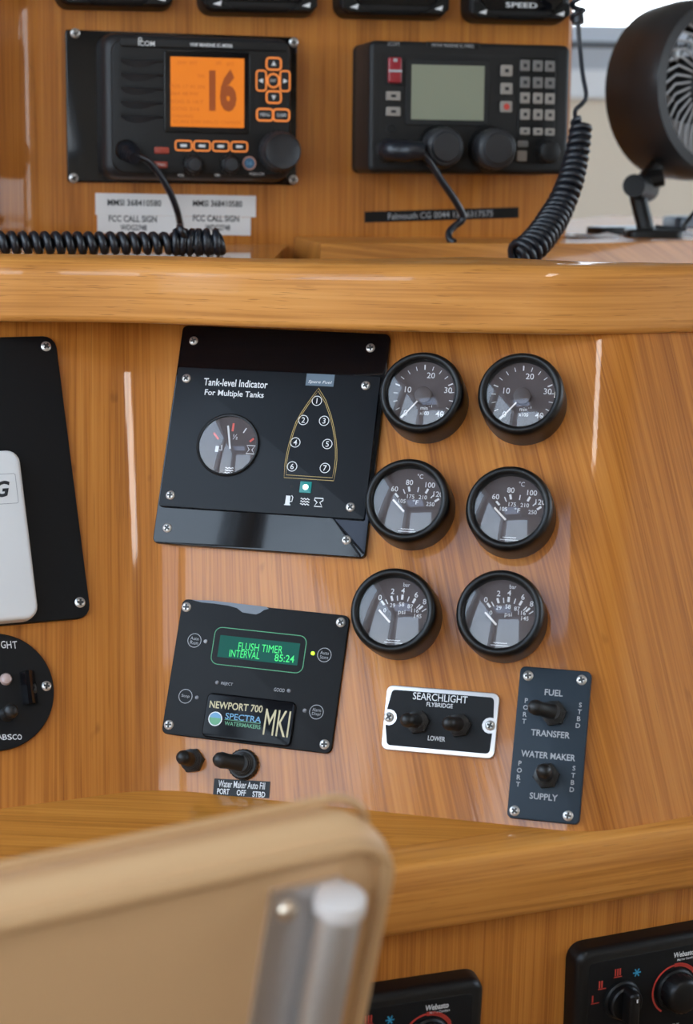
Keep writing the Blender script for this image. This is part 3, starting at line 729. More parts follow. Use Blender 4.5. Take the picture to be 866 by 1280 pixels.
# two loose toggles and their tape label
T = Thing('push_switch', 'small black hex-collared switch just under the watermaker panel', 'switch', CF, CF.uv(241, 951), 0)
n_ = toggle(T.e, 0, 0, 0, -.05, .0, .98, True, 1.0)
T = Thing('toggle_switch', 'black rubber-booted toggle switch with knurled collar above a tape label', 'switch', CF, CF.uv(305, 956), 0)
toggle(T.e, 0, 0, 0, -1.0, .03, 1.08, False, .75)
def sticker(name, label, fr, corners, th, m_, inkm, rows, grp=None):
    c, w_, h_, ang = fr.rect(corners, th)
    T = Thing(name, label, 'label', fr, c, ang, 0, grp)
    a = MB(); a.box(-w_/2, w_/2, -h_/2, h_/2, -.0002, th); part('tape', a, m_, T.e, smooth=0)
    W = MB()
    for t_, cx, cy, tw, thh, b_ in rows:
        W.text(t_, *T.L(cx, cy, th+.0001), tw, thh, th+.00012, b_)
    part('lettering', W, inkm, T.e, smooth=0); return T
sticker('tape_label', 'black tape label printed Water Maker Auto Fill under the toggle', CF, [(267.5, 972), (337.5, 978), (336, 998.5), (266.5, 993)], .0005, K['black'], K['white'],
        [('Water Maker Auto Fill', 302, 981, 59*PX, 8.5*PX, .01), ('PORT', 279, 989.3, 15.5*PX, 7*PX, .02), ('OFF', 301.5, 991, 11.5*PX, 7*PX, .02), ('STBD', 323.5, 993, 16*PX, 7*PX, .02)])

# ------------------------------------------------------------------ searchlight switch panel
c, w_, h_, ang = CF.rect([(484, 856.5), (625.5, 866), (617, 948.5), (475.5, 937)], .003)
T = Thing('searchlight_control', 'small black searchlight switch panel with a silver rim and two toggles', 'panel', CF, c, ang)
a = MB(); a.slab(w_, h_, .0045, -.002, .003, .0006); rim = part('rim_plate', a, K['alu'], T.e)
s1, s2 = T.L(486, 896.5, .003), T.L(612.5, 907, .003)
iw, ih = w_-.0068, h_-.0062; nr = .0054
pts = []
for x, y in rrect(iw, ih, .0028, 4): pts.append((x, y))
def notch(sc_, side):
    out = []
    for k in range(9):
        t_ = R(110 - 220*k/8) if side < 0 else R(290 - 220*k/8)
        out.append((sc_[0]+nr*math.cos(t_), sc_[1]+nr*math.sin(t_)))
    return out
rr = rrect(iw, ih, .0028, 4)
poly = rr[0:10] + notch(s1, -1) + rr[10:20] + notch(s2, 1)
a = MB(); a.add([(x, y, .00312) for x, y in poly], [tuple(range(len(poly)))]); fc_ = part('black_face', a, K['matte'], T.e, smooth=0)
W = MB(); zp = .00325
W.text('SEARCHLIGHT', *T.L(550, 872.3, zp), 66.5*PX, 8.8*PX, zp, .002); W.text('FLYBRIDGE', *T.L(549.5, 881.5, zp), 32*PX, 5.2*PX, zp, .004); W.text('LOWER', *T.L(545.5, 923.3, zp), 21*PX, 5.8*PX, zp, .01)
part('lettering', W, K['white'], fc_, smooth=0)
for s_ in (s1, s2): screw(T.e, s_[0], s_[1], .003, .0034)
for x, y in ((522.5, 903), (574, 907)): toggle(T.e, *T.L(x, y, .003), .003, -.32, -.10, .95, True, 1.0)

# ------------------------------------------------------------------ fuel and watermaker switch panel
c, w_, h_, ang = CF.rect([(650.5, 833), (740, 839), (723, 1031.5), (633, 1021.5)], .0035)
T = Thing('fuel_switch_panel', 'tall blue-grey switch panel for fuel transfer and water maker supply', 'panel', CF, c, ang)
a = MB(); a.slab(w_, h_, .0035, -.002, .0035, .0007); pl = part('face_plate', a, K['bluegrey'], T.e)
for x, y in ((660, 844.7), (726.8, 850), (643, 1013.5), (709.8, 1019.7)): screw(T.e, *T.L(x, y, .0035), .0035, .0034)
W = MB(); zp = .0037
for t_, x, y, tw in (('FUEL', 692, 866, 21.5), ('TRANSFER', 687.8, 917.3, 46), ('WATER MAKER', 685, 944.6, 64), ('SUPPLY', 679.3, 996, 33)):
    W.text(t_, *T.L(x, y, zp), tw*PX, 7.6*PX, zp, .016)
for word, p0, p1 in (('PORT', (657.8, 875.6), (655, 901.5)), ('STBD', (725.3, 881.2), (722.2, 907)), ('PORT', (649.8, 954), (647.4, 980.3)), ('STBD', (717.3, 960.3), (714.6, 987))):
    W.mark(); W.hold = True
    for k, ch_ in enumerate(word):
        W.text(ch_, *T.L(p0[0]+(p1[0]-p0[0])*k/3, p0[1]+(p1[1]-p0[1])*k/3, zp), None, 5.6*PX, zp, .016)
W.hold = False; part('lettering', W, K['grey_print'], pl, smooth=0)
x, y = T.L(692, 892, .0035); toggle(T.e, x, y, .0035, -1.1, .10, 1.0, True, .85)
x, y = T.L(683, 970, .0035); toggle(T.e, x, y, .0035, .02, .08, 1.0, True, 1.0)

# ------------------------------------------------------------------ left facet: black plate with a white instrument
tr, br = LF.uv(69, 419.5, .004), LF.uv(114, 771.5, .004)
hh = np.linalg.norm(tr-br); ang = math.atan2(tr[1]-br[1], tr[0]-br[0])-math.pi/2; ww = .24
c = (tr+br)/2 - np.array([math.cos(ang), math.sin(ang)])*ww/2
T = Thing('instrument_plate', 'dusty black mounting plate with rounded corners and a white unit', 'panel', LF, c, ang)
a = MB(); a.slab(ww, hh, .009, -.002, .004, .0006); part('back_plate', a, K['matte'], T.e)
for x, y in ((57.5, 433), (100, 753)):
    p = T.L(x, y, .004); screw(T.e, *p, .004, .0037); screw(T.e, -p[0], p[1], .004, .0037)
p1, p2 = T.L(25, 561, .016), T.L(49, 772, .016)
x1 = (p1[0]+p2[0])/2; wh = p1[1]-p2[1]; wx = .13
a = MB(); a.slab(wx, wh, .009, .004, .016, .003, x1-wx/2, (p1[1]+p2[1])/2, 5); ub = part('white_cover', a, K['white_plastic'], T.e)
W = MB(); g_ = T.L(7, 611, .0162); W.text('NG', g_[0]-.0085, g_[1], .0235, .0115, .0163, .03, 0, .3); part('lettering', W, K['ink'], ub, smooth=0)
q_ = T.L(20, 602, .0162); W = MB(); W.stroke(rrect(.07, .021, .001, 2, q_[0]-.035, g_[1]), .0003, .0162, True); part('label_outline', W, K['led_off'], ub, smooth=0)
# round searchlight remote
cc = LF.uv(-5.5, 864.5, .004); rr_ = abs(LF.uv(67.5, 860, .004)[0]-cc[0])
T = Thing('searchlight_remote', 'round black searchlight remote plate with a rocker and small joystick', 'panel', LF, cc, 0)
a = MB(); a.lathe([(rr_, -.002), (rr_, .0035), (rr_-.0005, .004)], 72); pl = part('face_plate', a, K['matte'], T.e)
screw(T.e, *T.L(58, 857.5, .004), .004, .0034); p = T.L(58, 857.5, .004); screw(T.e, -p[0], p[1], .004, .0034)
W = MB(); zp = .0042
W.hold = True; W.mark()
for i, ch_ in enumerate('SEARCHLIGHT'):
    x, y = T.L(18.5-7.2*(10-i), 805.6, zp); W.text(ch_, x, y-.4*abs(i-5)**2*.00003, (1.2 if ch_ == 'I' else 5.6)*PX, 9*PX, zp)
W.mark()
for i, ch_ in enumerate('JABSCO'):
    x, y = T.L(24.5-6.2*(5-i), 921.3, zp); W.text(ch_, x, y, 5.2*PX, 6.5*PX, zp, .006)
part('lettering', W, K['white'], pl, smooth=0)
q_, qw, qh = T.local_rect([(26, 839), (44, 838), (48, 878), (30, 881)], .008)
a = MB(); a.loops([[(q_[0]+sx*qw/2, q_[1]+sy*qh/2, z) for sx, sy in ((-1, -1), (1, -1), (1, 1), (-1, 1))] for z in (.0038, .006)], True, False)
a.add([(q_[0]+sx*qw/2*fx+ox, q_[1]+sy*qh/2, .006 if fx > .5 else .0115) for ox, fx in ((0, 1), (-.0012, .25)) for sx, sy in ((-1, -1), (1, -1), (1, 1), (-1, 1))],
      [(0, 1, 5, 4), (1, 2, 6, 5), (2, 3, 7, 6), (3, 0, 4, 7), (4, 5, 6, 7)])
part('rocker_switch', a, K['gloss'], T.e, smooth=0)
p = T.L(8, 848.5, .006); a = MB(); a.lathe([(.0042, .003), (.0042, .005), (.0032, .0068), (.0014, .0076)], 20, *p); part('pilot_lamp', a, mat('pink_lens', (.45, .33, .30), .25, coat=.5), T.e)
p = T.L(11, 891, .010); a = MB(); a.lathe([(.0055, .003), (.0050, .005), (.0028, .0065), (.0026, .013), (.0042, .0145), (.0050, .017), (.0044, .020), (.0022, .0215)], 22, *p); part('joystick', a, K['rubber'], T.e, smooth=60)

# ------------------------------------------------------------------ upper panel: radios
UX = 1.57/FPX
def key(parent, x, y, z, w, h, m_, rimm=None, r=None, depth=.002):
    r = min(w, h)*.28 if r is None else r
    a = MB(); a.slab(w, h, r, z-.0008, z+depth, .0005, x, y, 3); k_ = part('key', a, m_, parent)
    if rimm is not None:
        a = MB(); a.stroke(rrect(w, h, r, 3, x, y), min(w, h)*.17, z+depth+.0001, True)
        part('key_rim', a, rimm, k_, smooth=0)
    return k_
c, w_, h_, ang = UF.rect([(83, 36.5), (370.5, 47), (371, 230.5), (83, 228.5)], .004)
T = Thing('vhf_radio', 'black marine radio with a glowing orange screen on a backing plate', 'radio', UF, c, ang)
a = MB(); a.slab(w_, h_, .002, -.002, .004, .0008); part('mounting_plate', a, K['gloss'], T.e)
for x, y in ((94, 41.5), (367, 53), (92, 222.5), (366.5, 224.5)): screw(T.e, *T.L(x, y, .004), .004, .0042)
HB = .033
q_, qw, qh = T.local_rect([(127, 38.5), (367.5, 45), (368.5, 227), (123.5, 226.5)], HB)
a = MB(); a.slab(qw, qh, .014, .004, HB, .008, *q_, 6, .002); part('body', a, K['radio_edge'], T.e, smooth=60)
q2, w2, h2 = T.local_rect([(140, 48), (362, 54), (362, 219), (139, 218)], HB+.002)
a = MB(); a.slab(w2, h2, .012, HB-.002, HB+.003, .0018, *q2, 6); fcp = part('front_face', a, K['radio'], T.e, smooth=60)
Z = HB+.003
# top brand bar
bq, bw, bh = T.local_rect([(150, 47), (360, 53), (360, 63), (148, 60)], Z)
a = MB(); a.slab(bw, bh, .003, Z-.001, Z+.0018, .001, *bq); part('brand_bar', a, K['radio'], T.e)
W = MB(); zp = Z+.0020
W.text('ICOM', *T.L(183, 54.3, zp), 20*UX, 6.0*UX, zp, .01); x, y = T.L(175, 49, zp); W.ring(1.9*UX, .9*UX, x, y, zp, 14)
W.text('VHF MARINE IC-M506', *T.L(264, 56.5, zp), 52*UX, 4.2*UX, zp, .02)
part('lettering', W, K['white'], fcp, smooth=0)
# speaker louvres
for k in range(5):
    p0, p1 = T.L(151, 73.5+17.4*k, Z), T.L(204, 75.5+17.4*k, Z)
    a = MB(); n_ = 9; up_ = []; dn = []; md = []
    for i in range(n_):
        t_ = i/(n_-1); p = p0+(p1-p0)*t_; th = .0011+.0022*math.sin(math.pi*min(1, t_*1.15)**.8)
        up_.append((p[0], p[1], Z-.0005)); md.append((p[0], p[1]-th*.35, Z+.0022)); dn.append((p[0], p[1]-th*2.4, Z-.0004))
    a.v = up_+md+dn; a.f = [(i, i+1, n_+i+1, n_+i) for i in range(n_-1)]+[(n_+i, n_+i+1, 2*n_+i+1, 2*n_+i) for i in range(n_-1)]
    lv = part('speaker_louvre', a, K['radio_edge'], T.e, smooth=60)
    a = MB(); a.v = [(x, y+.0001, Z+.00012) for x, y, z in up_]+[(x, y+.0024, Z+.00012) for x, y, z in up_]; a.f = [(i, i+1, n_+i+1, n_+i) for i in range(n_-1)]
    part('speaker_slot', a, K['void'], lv, smooth=0)
# screen
sq, sw, sh = T.local_rect([(213.5, 71), (305.5, 73), (304.5, 160), (212.5, 158)], Z+.001)
a = MB(); a.slab(sw+.011, sh+.011, .003, Z-.001, Z+.0012, .0008, *sq); part('screen_bezel', a, K['gloss'], T.e)
a = MB(); a.quad(*sq, sw, sh, Z+.0014); lcd = part('screen', a, K['orange_lcd'], T.e, smooth=0)
zp = Z+.0016; W = MB(); W.text('16', *T.L(278.5, 113, zp), 34*UX, 51*UX, zp, .055); part('channel_digits', W, K['lcd_ink'], lcd, smooth=0)
W = MB()
for t_, x, y, tw, th in (('25W  INT', 234, 78.5, 25, 4), ('GPS', 273, 79, 7, 4), ('BATT', 288, 80, 9, 4), ('TAG', 251, 95, 9, 4), ('POS 17 41.2N', 234, 108, 42, 4), ('064 48.9W', 231, 117, 34, 4), ('SOG 0.1KT', 234, 127, 40, 4), ('COG 216', 232, 136, 34, 4), ('CALLING', 228, 145, 26, 3.5), ('SCAN DW HI/LO CH/WX', 259, 152.5, 84, 4)):
    W.text(t_, *T.L(x, y, zp), tw*UX, th*UX, zp, .0)
part('screen_text', W, K['lcd_ink_pale'], lcd, smooth=0)
fr_ = T.local_rect([(318, 66), (360, 67), (361, 157), (318, 155)], Z)
W = MB(); zk = Z+.0023
for x, y, kw, kh, gl in ((341.5, 80, 18, 14, '^'), (326, 101, 12, 24, '<'), (355.5, 101.5, 12, 24, '>'), (341.5, 121.5, 18, 14, 'v'), (330.5, 143.5, 20, 14, 'MENU'), (351, 144, 20, 14, 'CLEAR')):
    p = T.L(x, y, Z); key(T.e, *p, Z, kw*UX, kh*UX, K['void'], K['orange_rim'])
    if len(gl) > 1: W.text(gl, *p, 12*UX, 4*UX, zk)
    else:
        d_ = {'^': 90, '<': 180, '>': 0, 'v': 270}[gl]
        W.mark().add([(p[0]+3.6*UX*math.cos(R(d_+t_)), p[1]+3.6*UX*math.sin(R(d_+t_)), zk) for t_ in (0, 125, 235)], [(0, 1, 2)])
p = T.L(341, 101, Z); key(T.e, *p, Z, 14*UX, 16*UX, K['void'], K['orange_rim'], 6.5*UX); W.text('ENT', *p, 7*UX, 3.5*UX, zk)
for x in (229, 252, 275.5, 298.5):
    p = T.L(x, 182+.02*(x-229), Z); key(T.e, *p, Z, 20*UX, 11.5*UX, K['void'], K['orange_rim'], 3*UX); W.mark().quad(*p, 8*UX, 3*UX, zk)
W.text('VOL', *T.L(226, 219, Z), 8*UX, 3*UX, Z+.0002); W.text('SQL', *T.L(272, 219, Z), 8*UX, 3*UX, Z+.0002); W.text('PUSH-CH', *T.L(321, 217.5, Z), 18*UX, 3*UX, Z+.0002)
part('key_marks', W, K['white'], fcp, smooth=0)
for x, y, r_, hh_ in ((240.5, 206, 13, .012), (286.5, 206, 13, .012)):
    p = T.L(x, y, Z); a = MB(); a.knob(r_*UX, Z-.001, Z+.007, *p, 13, .13, .001); kn = part('knob', a, K['radio'], T.e, smooth=25)
    a = MB(); a.lathe([(r_*.72*UX, Z+.006), (r_*.68*UX, Z+.014), (r_*.55*UX, Z+.0155), (r_*.2*UX, Z+.0158)], 24, *p); part('knob_cap', a, K['radio_edge'], kn)
p = T.L(348, 189.5, Z); a = MB(); a.knob(26*UX, Z-.001, Z+.012, *p, 26, .04, .001); a.lathe([(23.5*UX, Z+.012), (23*UX, Z+.019), (21*UX, Z+.0215), (18*UX, Z+.0205), (5*UX, Z+.0205)], 36, *p); part('channel_knob', a, K['radio_edge'], T.e, smooth=40)
p = T.L(311, 204, Z); a = MB(); a.lathe([(8.3*UX, Z-.001), (8.3*UX, Z+.002), (7.5*UX, Z+.0026)], 24, *p); kb = part('round_key', a, K['blue_key'], T.e)
a = MB(); a.ring(7.6*UX, 1.6*UX, *p, Z+.0028, 24); part('key_rim', a, mat('pink_rim', (.5, .25, .18), .5), kb, smooth=0); a = MB(); a.text('16', *p, 6.5*UX, 5*UX, Z+.0028, .02); part('key_marks', a, K['sky_logo'], kb, smooth=0)
for x, y, k in ((202, 188, 'red_lens'), (200, 206, 'red_lens')):
    p = T.L(x, y, Z); a = MB(); a.slab(18*UX, 8*UX, .0012, Z-.001, Z+.0014, .0006, *p); dk = part('distress_key', a, K[k], T.e)
W = MB(); W.text('DISTRESS', *T.L(200, 206, Z+.0015), 14*UX, 3*UX, Z+.0016); part('lettering', W, K['paper'], dk, smooth=0)
# microphone plug and cord
pj = T.L(157, 188, Z)
a = MB(); a.lathe([(13*UX, Z-.001), (13*UX, Z+.004), (11*UX, Z+.006)], 28, *pj); part('mic_socket', a, K['black'], T.e)
def Wp(T, x, y, z): return T.e.matrix_world @ Vector((x, y, z))
bpy.context.view_layer.update()
plug0 = Wp(T, pj[0], pj[1], Z+.005)
def tube_thing(name, label, cat, mb, material, group=None):
    o = link(name, mb.mesh(name, material, 60)); return tag(o, label, cat, group)
def spline(P, n=10):
    P = [np.array(p, float) for p in P]; return smooth_curve(P, n)
def helix(P, rad, pitch, wire, per=14, phase=0.0):
    """coil points along a densely sampled centre line P"""
    P = resample([np.array(p, float) for p in P], .0015); out = []; s_ = 0; upv = None
    for i in range(len(P)):
        t_ = P[min(i+1, len(P)-1)]-P[max(i-1, 0)]; t_ /= np.linalg.norm(t_)+1e-12
        if upv is None: upv = np.array([0, 0, 1.0]) if abs(t_[2]) < .9 else np.array([1.0, 0, 0])
        a_ = upv - t_*(upv@t_); a_ /= np.linalg.norm(a_); b_ = np.cross(t_, a_); upv = a_
        out.append((P[i], a_, b_, t_))
    res = []; length = sum(np.linalg.norm(P[i+1]-P[i]) for i in range(len(P)-1)); N_ = int(length/pitch*per)
    cum = np.concatenate([[0], np.cumsum([np.linalg.norm(P[i+1]-P[i]) for i in range(len(P)-1)])])
    for k in range(N_+1):
        s_ = length*k/N_; i = min(len(P)-2, int(np.searchsorted(cum, s_, 'right')-1)); f_ = (s_-cum[i])/(cum[i+1]-cum[i]+1e-9)
        p = out[i][0]*(1-f_)+out[i+1][0]*f_; th = phase+2*math.pi*s_/pitch
        rd = rad(s_/length) if callable(rad) else rad
        res.append(p + out[i][1]*rd*math.cos(th) + out[i][2]*rd*math.sin(th))
    return res
ZL = 1.3597                        # top of the ledge the cords lie on
rc, wc = .0064, .0034
cz = ZL+rc+wc
cen = [hit(x, 303.5+.004*(x-7), np.array([0, 0, cz]), np.array([0, 0, 1.0])) for x in (-70, 7, 80, 150, 215, 245, 278)]
cen = [c_ - np.array([0, 0, c_[2]-cz]) for c_ in cen]
cen = [np.array([c_[0], min(c_[1], base_l[1]+(c_[0]-base_l[0])*math.tan(R(13.5))-.013), cz]) for c_ in cen]
coil = helix(spline(cen, 8), rc, .0086, wc)
end = coil[-1]
cordp = [plug0, plug0+Vector((.008, -.020, -.003)), Vector(UF.pt(*UF.uv(188, 204, .055), .055)), Vector(UF.pt(*UF.uv(208, 232, .050), .050)), Vector(UF.pt(*UF.uv(221, 262, .040), .040)), Vector(UF.pt(*UF.uv(226, 286, .030), .030))]
# the straight lead drops into the coil, turns and joins its end
jt = cen[4] + np.array([.006, 0, rc+wc*2])
lead = spline([tuple(p) for p in cordp] + [tuple(jt), tuple(cen[4]+np.array([.012, -.003, rc*.6])), tuple(cen[4]+np.array([.018, -.002, -rc*.5]))], 10)
a = MB(); a.tube(coil, wc, 8); a.tube(lead, .0029, 10)
a.tube([plug0+Vector((0, .004, 0)), plug0, plug0+Vector((.006, -.012, -.002)), plug0+Vector((.010, -.022, -.006))], [.0085, .0082, .0075, .0050], 16)
for k in range(4):
    t_ = .006+.0045*k; d_ = Vector((.010, -.022, -.006)).normalized(); q = plug0+d_*t_
    a.tube([q, q+d_*.0025], [.0088-.0008*k, .0088-.0008*k], 16)
# a few crossing loops where the lead meets the coil
for k in range(6):
    c0 = cen[4]+(cen[6]-cen[4])*(k/6+.05)
    a.tube([c0+np.array([.0016*math.sin(t_*.5+k), (rc+.002)*math.cos(t_), (rc+.002)*math.sin(t_)+.0012]) for t_ in np.linspace(0, 5.2, 16)], wc*.92, 7)
tube_thing('microphone_cord', 'black coiled microphone cord lying along the ledge under the orange-screened radio', 'cord', a, K['cord'])

# printed paper labels below
MM = ('grp', )
sticker('identity_label', 'white paper strip with two printed MMSI numbers', UF, [(119, 241), (320, 245), (319.5, 271.5), (119.5, 268.5)], .0004, K['paper'], K['ink'],
        [('MMSI 368410580', 168, 253.5, 67*UX, 8*UX, .022), ('MMSI 368410580', 272, 254.5, 63*UX, 8*UX, .022)])
sticker('call_sign_label', 'white paper strip printed twice with FCC call sign', UF, [(121.5, 268.8), (313.5, 271.6), (313, 293), (121.5, 293)], .0004, K['paper'], K['ink'],
        [('FCC CALL SIGN', 166, 273.5, 60*UX, 8*UX, .022), ('FCC CALL SIGN', 270, 273, 59*UX, 8*UX, .022), ('WDG2748', 167, 284.5, 33*UX, 7*UX, .022), ('WDG2748', 272, 284.5, 32*UX, 7*UX, .022)])
sticker('coastguard_label', 'black tape label with a coastguard phone number under the grey-screened radio', UF, [(455.5, 262), (648, 261.5), (648.5, 274.5), (456, 276)], .0004, K['black'], K['grey_print'],
        [('Falmouth CG 0044 132 6317575', 551, 268.5, 142*UX, 8*UX, .002)])

# second radio
HB = .062
c, w_, h_, ang = UF.rect([(463, 50), (713, 57), (709.5, 217.5), (459.5, 216)], HB)
T = Thing('ssb_radio', 'charcoal marine radio with a grey-green screen, pale keypad and red key', 'radio', UF, c, ang)
a = MB(); a.slab(w_, h_, .006, -.001, HB, .004, 0, 0, 5); part('body', a, K['radio'], T.e, smooth=60)
a = MB(); a.slab(w_+.0006, h_+.0006, .006, -.001, .010, .0005, 0, 0, 5); part('rear_shroud', a, K['void'], T.e, smooth=60)
Z = HB
q2, w2, h2 = T.local_rect([(474, 66), (697, 72), (695, 209), (472, 208)], Z+.001)
a = MB(); a.stroke(rrect(w2, h2, .004, 4, *q2), .0016, Z+.0002, True); fcp = part('face_groove', a, K['void'], T.e, smooth=0)
a = MB(); q3, w3, h3 = T.local_rect([(648, 71), (694, 72), (692, 205), (646, 204)], Z); a.slab(w3, h3, .003, Z-.001, Z+.0010, .0006, *q3); part('keypad_panel', a, K['black'], T.e)
bq, bw, bh = T.local_rect([(533, 52), (600, 53.5), (600, 60.5), (533, 59)], Z)
a = MB(); a.slab(bw, bh, .001, Z-.001, Z+.0008, .0004, *bq); part('name_plate', a, K['black'], T.e)
W = MB(); zp = Z+.001
W.text('MF/HF MARINE IC-M802', *T.L(566, 57, zp), 54*UX, 4*UX, zp); W.text('ICOM', *T.L(492, 55, zp), 14*UX, 4.5*UX, zp)
part('lettering', W, K['grey_print'], fcp, smooth=0)
sq, sw, sh = T.local_rect([(514.5, 80.5), (605.5, 82.5), (604, 151), (513, 149)], Z+.001)
a = MB(); a.slab(sw+.010, sh+.010, .002, Z-.001, Z+.0014, .0008, *sq); part('screen_bezel', a, K['void'], T.e)
a = MB(); a.quad(*sq, sw, sh, Z+.0016); part('screen', a, K['lcd_grey'], T.e, smooth=0)
p = T.L(492.5, 88, Z); a = MB(); a.slab(22*UX, 36*UX, .001, Z-.001, Z+.001, .0003, *p); part('key_recess', a, K['void'], T.e)
a = MB(); a.slab(17*UX, 31*UX, .002, Z, Z+.004, .0012, *p); rk = part('distress_key', a, K['red_key'], T.e)
W = MB(); W.quad(p[0], p[1]-1*UX, 17*UX, 3*UX, Z+.0042); W.mark().quad(p[0], p[1]+12*UX, 5*UX, 4*UX, Z+.0042); part('key_marks', W, K['grey_print'], rk, smooth=0)
W = MB()
def pkey(x, y, kw, kh, m_='key_pale', mark=True):
    p = T.L(x, y, Z); key(T.e, *p, Z+.0004, kw*UX, kh*UX, K[m_], None, 1.5*UX, .0018)
    if mark: W.mark().quad(*p, kw*.35*UX, kh*.3*UX, Z+.0024)
pkey(491, 120, 18, 11); pkey(491, 139.5, 18, 11)
for y in (88.5, 111): pkey(632.5, y, 15, 14)
p = T.L(632, 133.5, Z); key(T.e, *p, Z+.0004, 15*UX, 14*UX, K['key_pale'], None, 1.5*UX, .0018)
for i, y in enumerate((82, 103, 122.5, 143, 164)):
    for j, x in enumerate((655.5, 671.5, 686.5)):
        pkey(x, y+.5*j, 12.5, 13.5 if i < 4 else 9, 'key_pale' if i > 1 else 'key_dim')
pkey(652.5, 180, 14, 8, 'key_dim', False); pkey(651.5, 195, 13, 13, 'key_pale', False)
part('key_marks', W, K['ink'], fcp, smooth=0)
W = MB(); W.disc(4*UX, *T.L(632, 133.5, Z), Z+.0025, 12); part('key_marks', W, K['red_arc'], fcp, smooth=0)
p = T.L(488.5, 161, Z); a = MB(); a.lathe([(7*UX, Z-.001), (7*UX, Z+.0015), (5*UX, Z+.002), (4*UX, Z+.0005)], 20, *p); part('jack_socket', a, K['void'], T.e)
for x, y, r_ in ((547, 184.5, 27), (611, 186.5, 28)):
    p = T.L(x, y, Z); a = MB(); a.lathe([(r_*UX, Z-.001), (r_*UX, Z+.006), (r_*.95*UX, Z+.008)], 36, *p); kn = part('tuning_knob', a, K['black'], T.e)
    a = MB(); a.knob(r_*.92*UX, Z+.008, Z+.026, *p, 26, .03, .0012); a.lathe([(r_*.70*UX, Z+.0262), (r_*.62*UX, Z+.0285), (r_*.2*UX, Z+.029)], 30, *p); part('knob_cap', a, K['radio_edge'], kn, smooth=40)
p = T.L(681.5, 190, Z); a = MB(); a.knob(15*UX, Z-.001, Z+.014, *p, 16, .08, .001); part('volume_knob', a, K['radio'], T.e, smooth=25)
p = T.L(483, 188, Z); a = MB(); a.lathe([(15*UX, Z-.001), (15*UX, Z+.004), (13*UX, Z+.006)], 28, *p); part('mic_socket', a, K['void'], T.e)
bpy.context.view_layer.update()
s0 = np.array(Wp(T, p[0], p[1], Z+.004))
# its lead: right-angled plug, then a kinked cable down to the ledge
def uw(x, y, h): return UF.pt(*UF.uv(x, y, h), h)
pl_ = [s0, s0+UF.n*.016, uw(503, 189, .086), uw(517, 188, .090), uw(528, 189, .090)]
a = MB(); a.tube(spline([tuple(q) for q in pl_], 5), [.0095]*6+[.0090]*9+[.0080]*5+[.0058], 14)
ld = spline([tuple(q) for q in (uw(525, 189, .090), uw(536, 201, .090), uw(552, 226, .086), uw(569, 251, .080), uw(578, 268, .075), uw(577, 276, .074), uw(568, 283, .074), uw(561, 291, .076), uw(562, 299, .080), uw(568, 303, .084))], 8)
a.tube(ld, .0032, 9)
tube_thing('radio_lead', 'black right-angled plug and kinked lead hanging from the grey-screened radio', 'cord', a, K['cord'])
# coiled handset cord hanging at the right edge of the upper panel
def far(x, y, d): return at_dist(x, y, d)
top = [far(722, -130, 1.58), far(723, -60, 1.56), far(722, -20, 1.56), far(722.5, 24, 1.56)]
a = MB(); a.tube(helix(spline(top, 6), .0050, .0115, .0026), .0026, 7)
a.tube(spline([far(722, 20, 1.56), far(723.5, 45, 1.56), far(725, 62, 1.56), far(728, 92, 1.555), (far(732.5, 119, 1.55)), far(728, 129, 1.55), far(719, 138, 1.55), far(720, 150, 1.545), far(727, 156, 1.54)], 7), .0020, 8)
a.tube([far(722, 18, 1.56), far(723, 29, 1.56)], .0055, 10)
a.tube(spline([far(722, -126, 1.58), far(722, -142, 1.585), far(718, -152, 1.61), far(712, -154, 1.645), far(706, -154, 1.70)], 6), .0028, 8)
low = [far(727, 153, 1.54), far(723.5, 178, 1.535), (far(719, 203, 1.53)), far(711, 232, 1.52), far(698, 262, 1.51), far(682, 288, 1.49), far(664, 309, 1.47), far(645, 322, 1.46)]
a.tube(helix(spline(low, 8), lambda t_: .0070+.0030*min(1, t_*1.5), .0078, .0030), lambda: 0) if False else a.tube(helix(spline(low, 8), lambda t_: .0070+.0038*min(1, t_*1.6), .0072, .0030), .0031, 7)
tube_thing('handset_cord', 'black coiled handset cord hanging down the edge of the upper panel', 'cord', a, K['cord'])

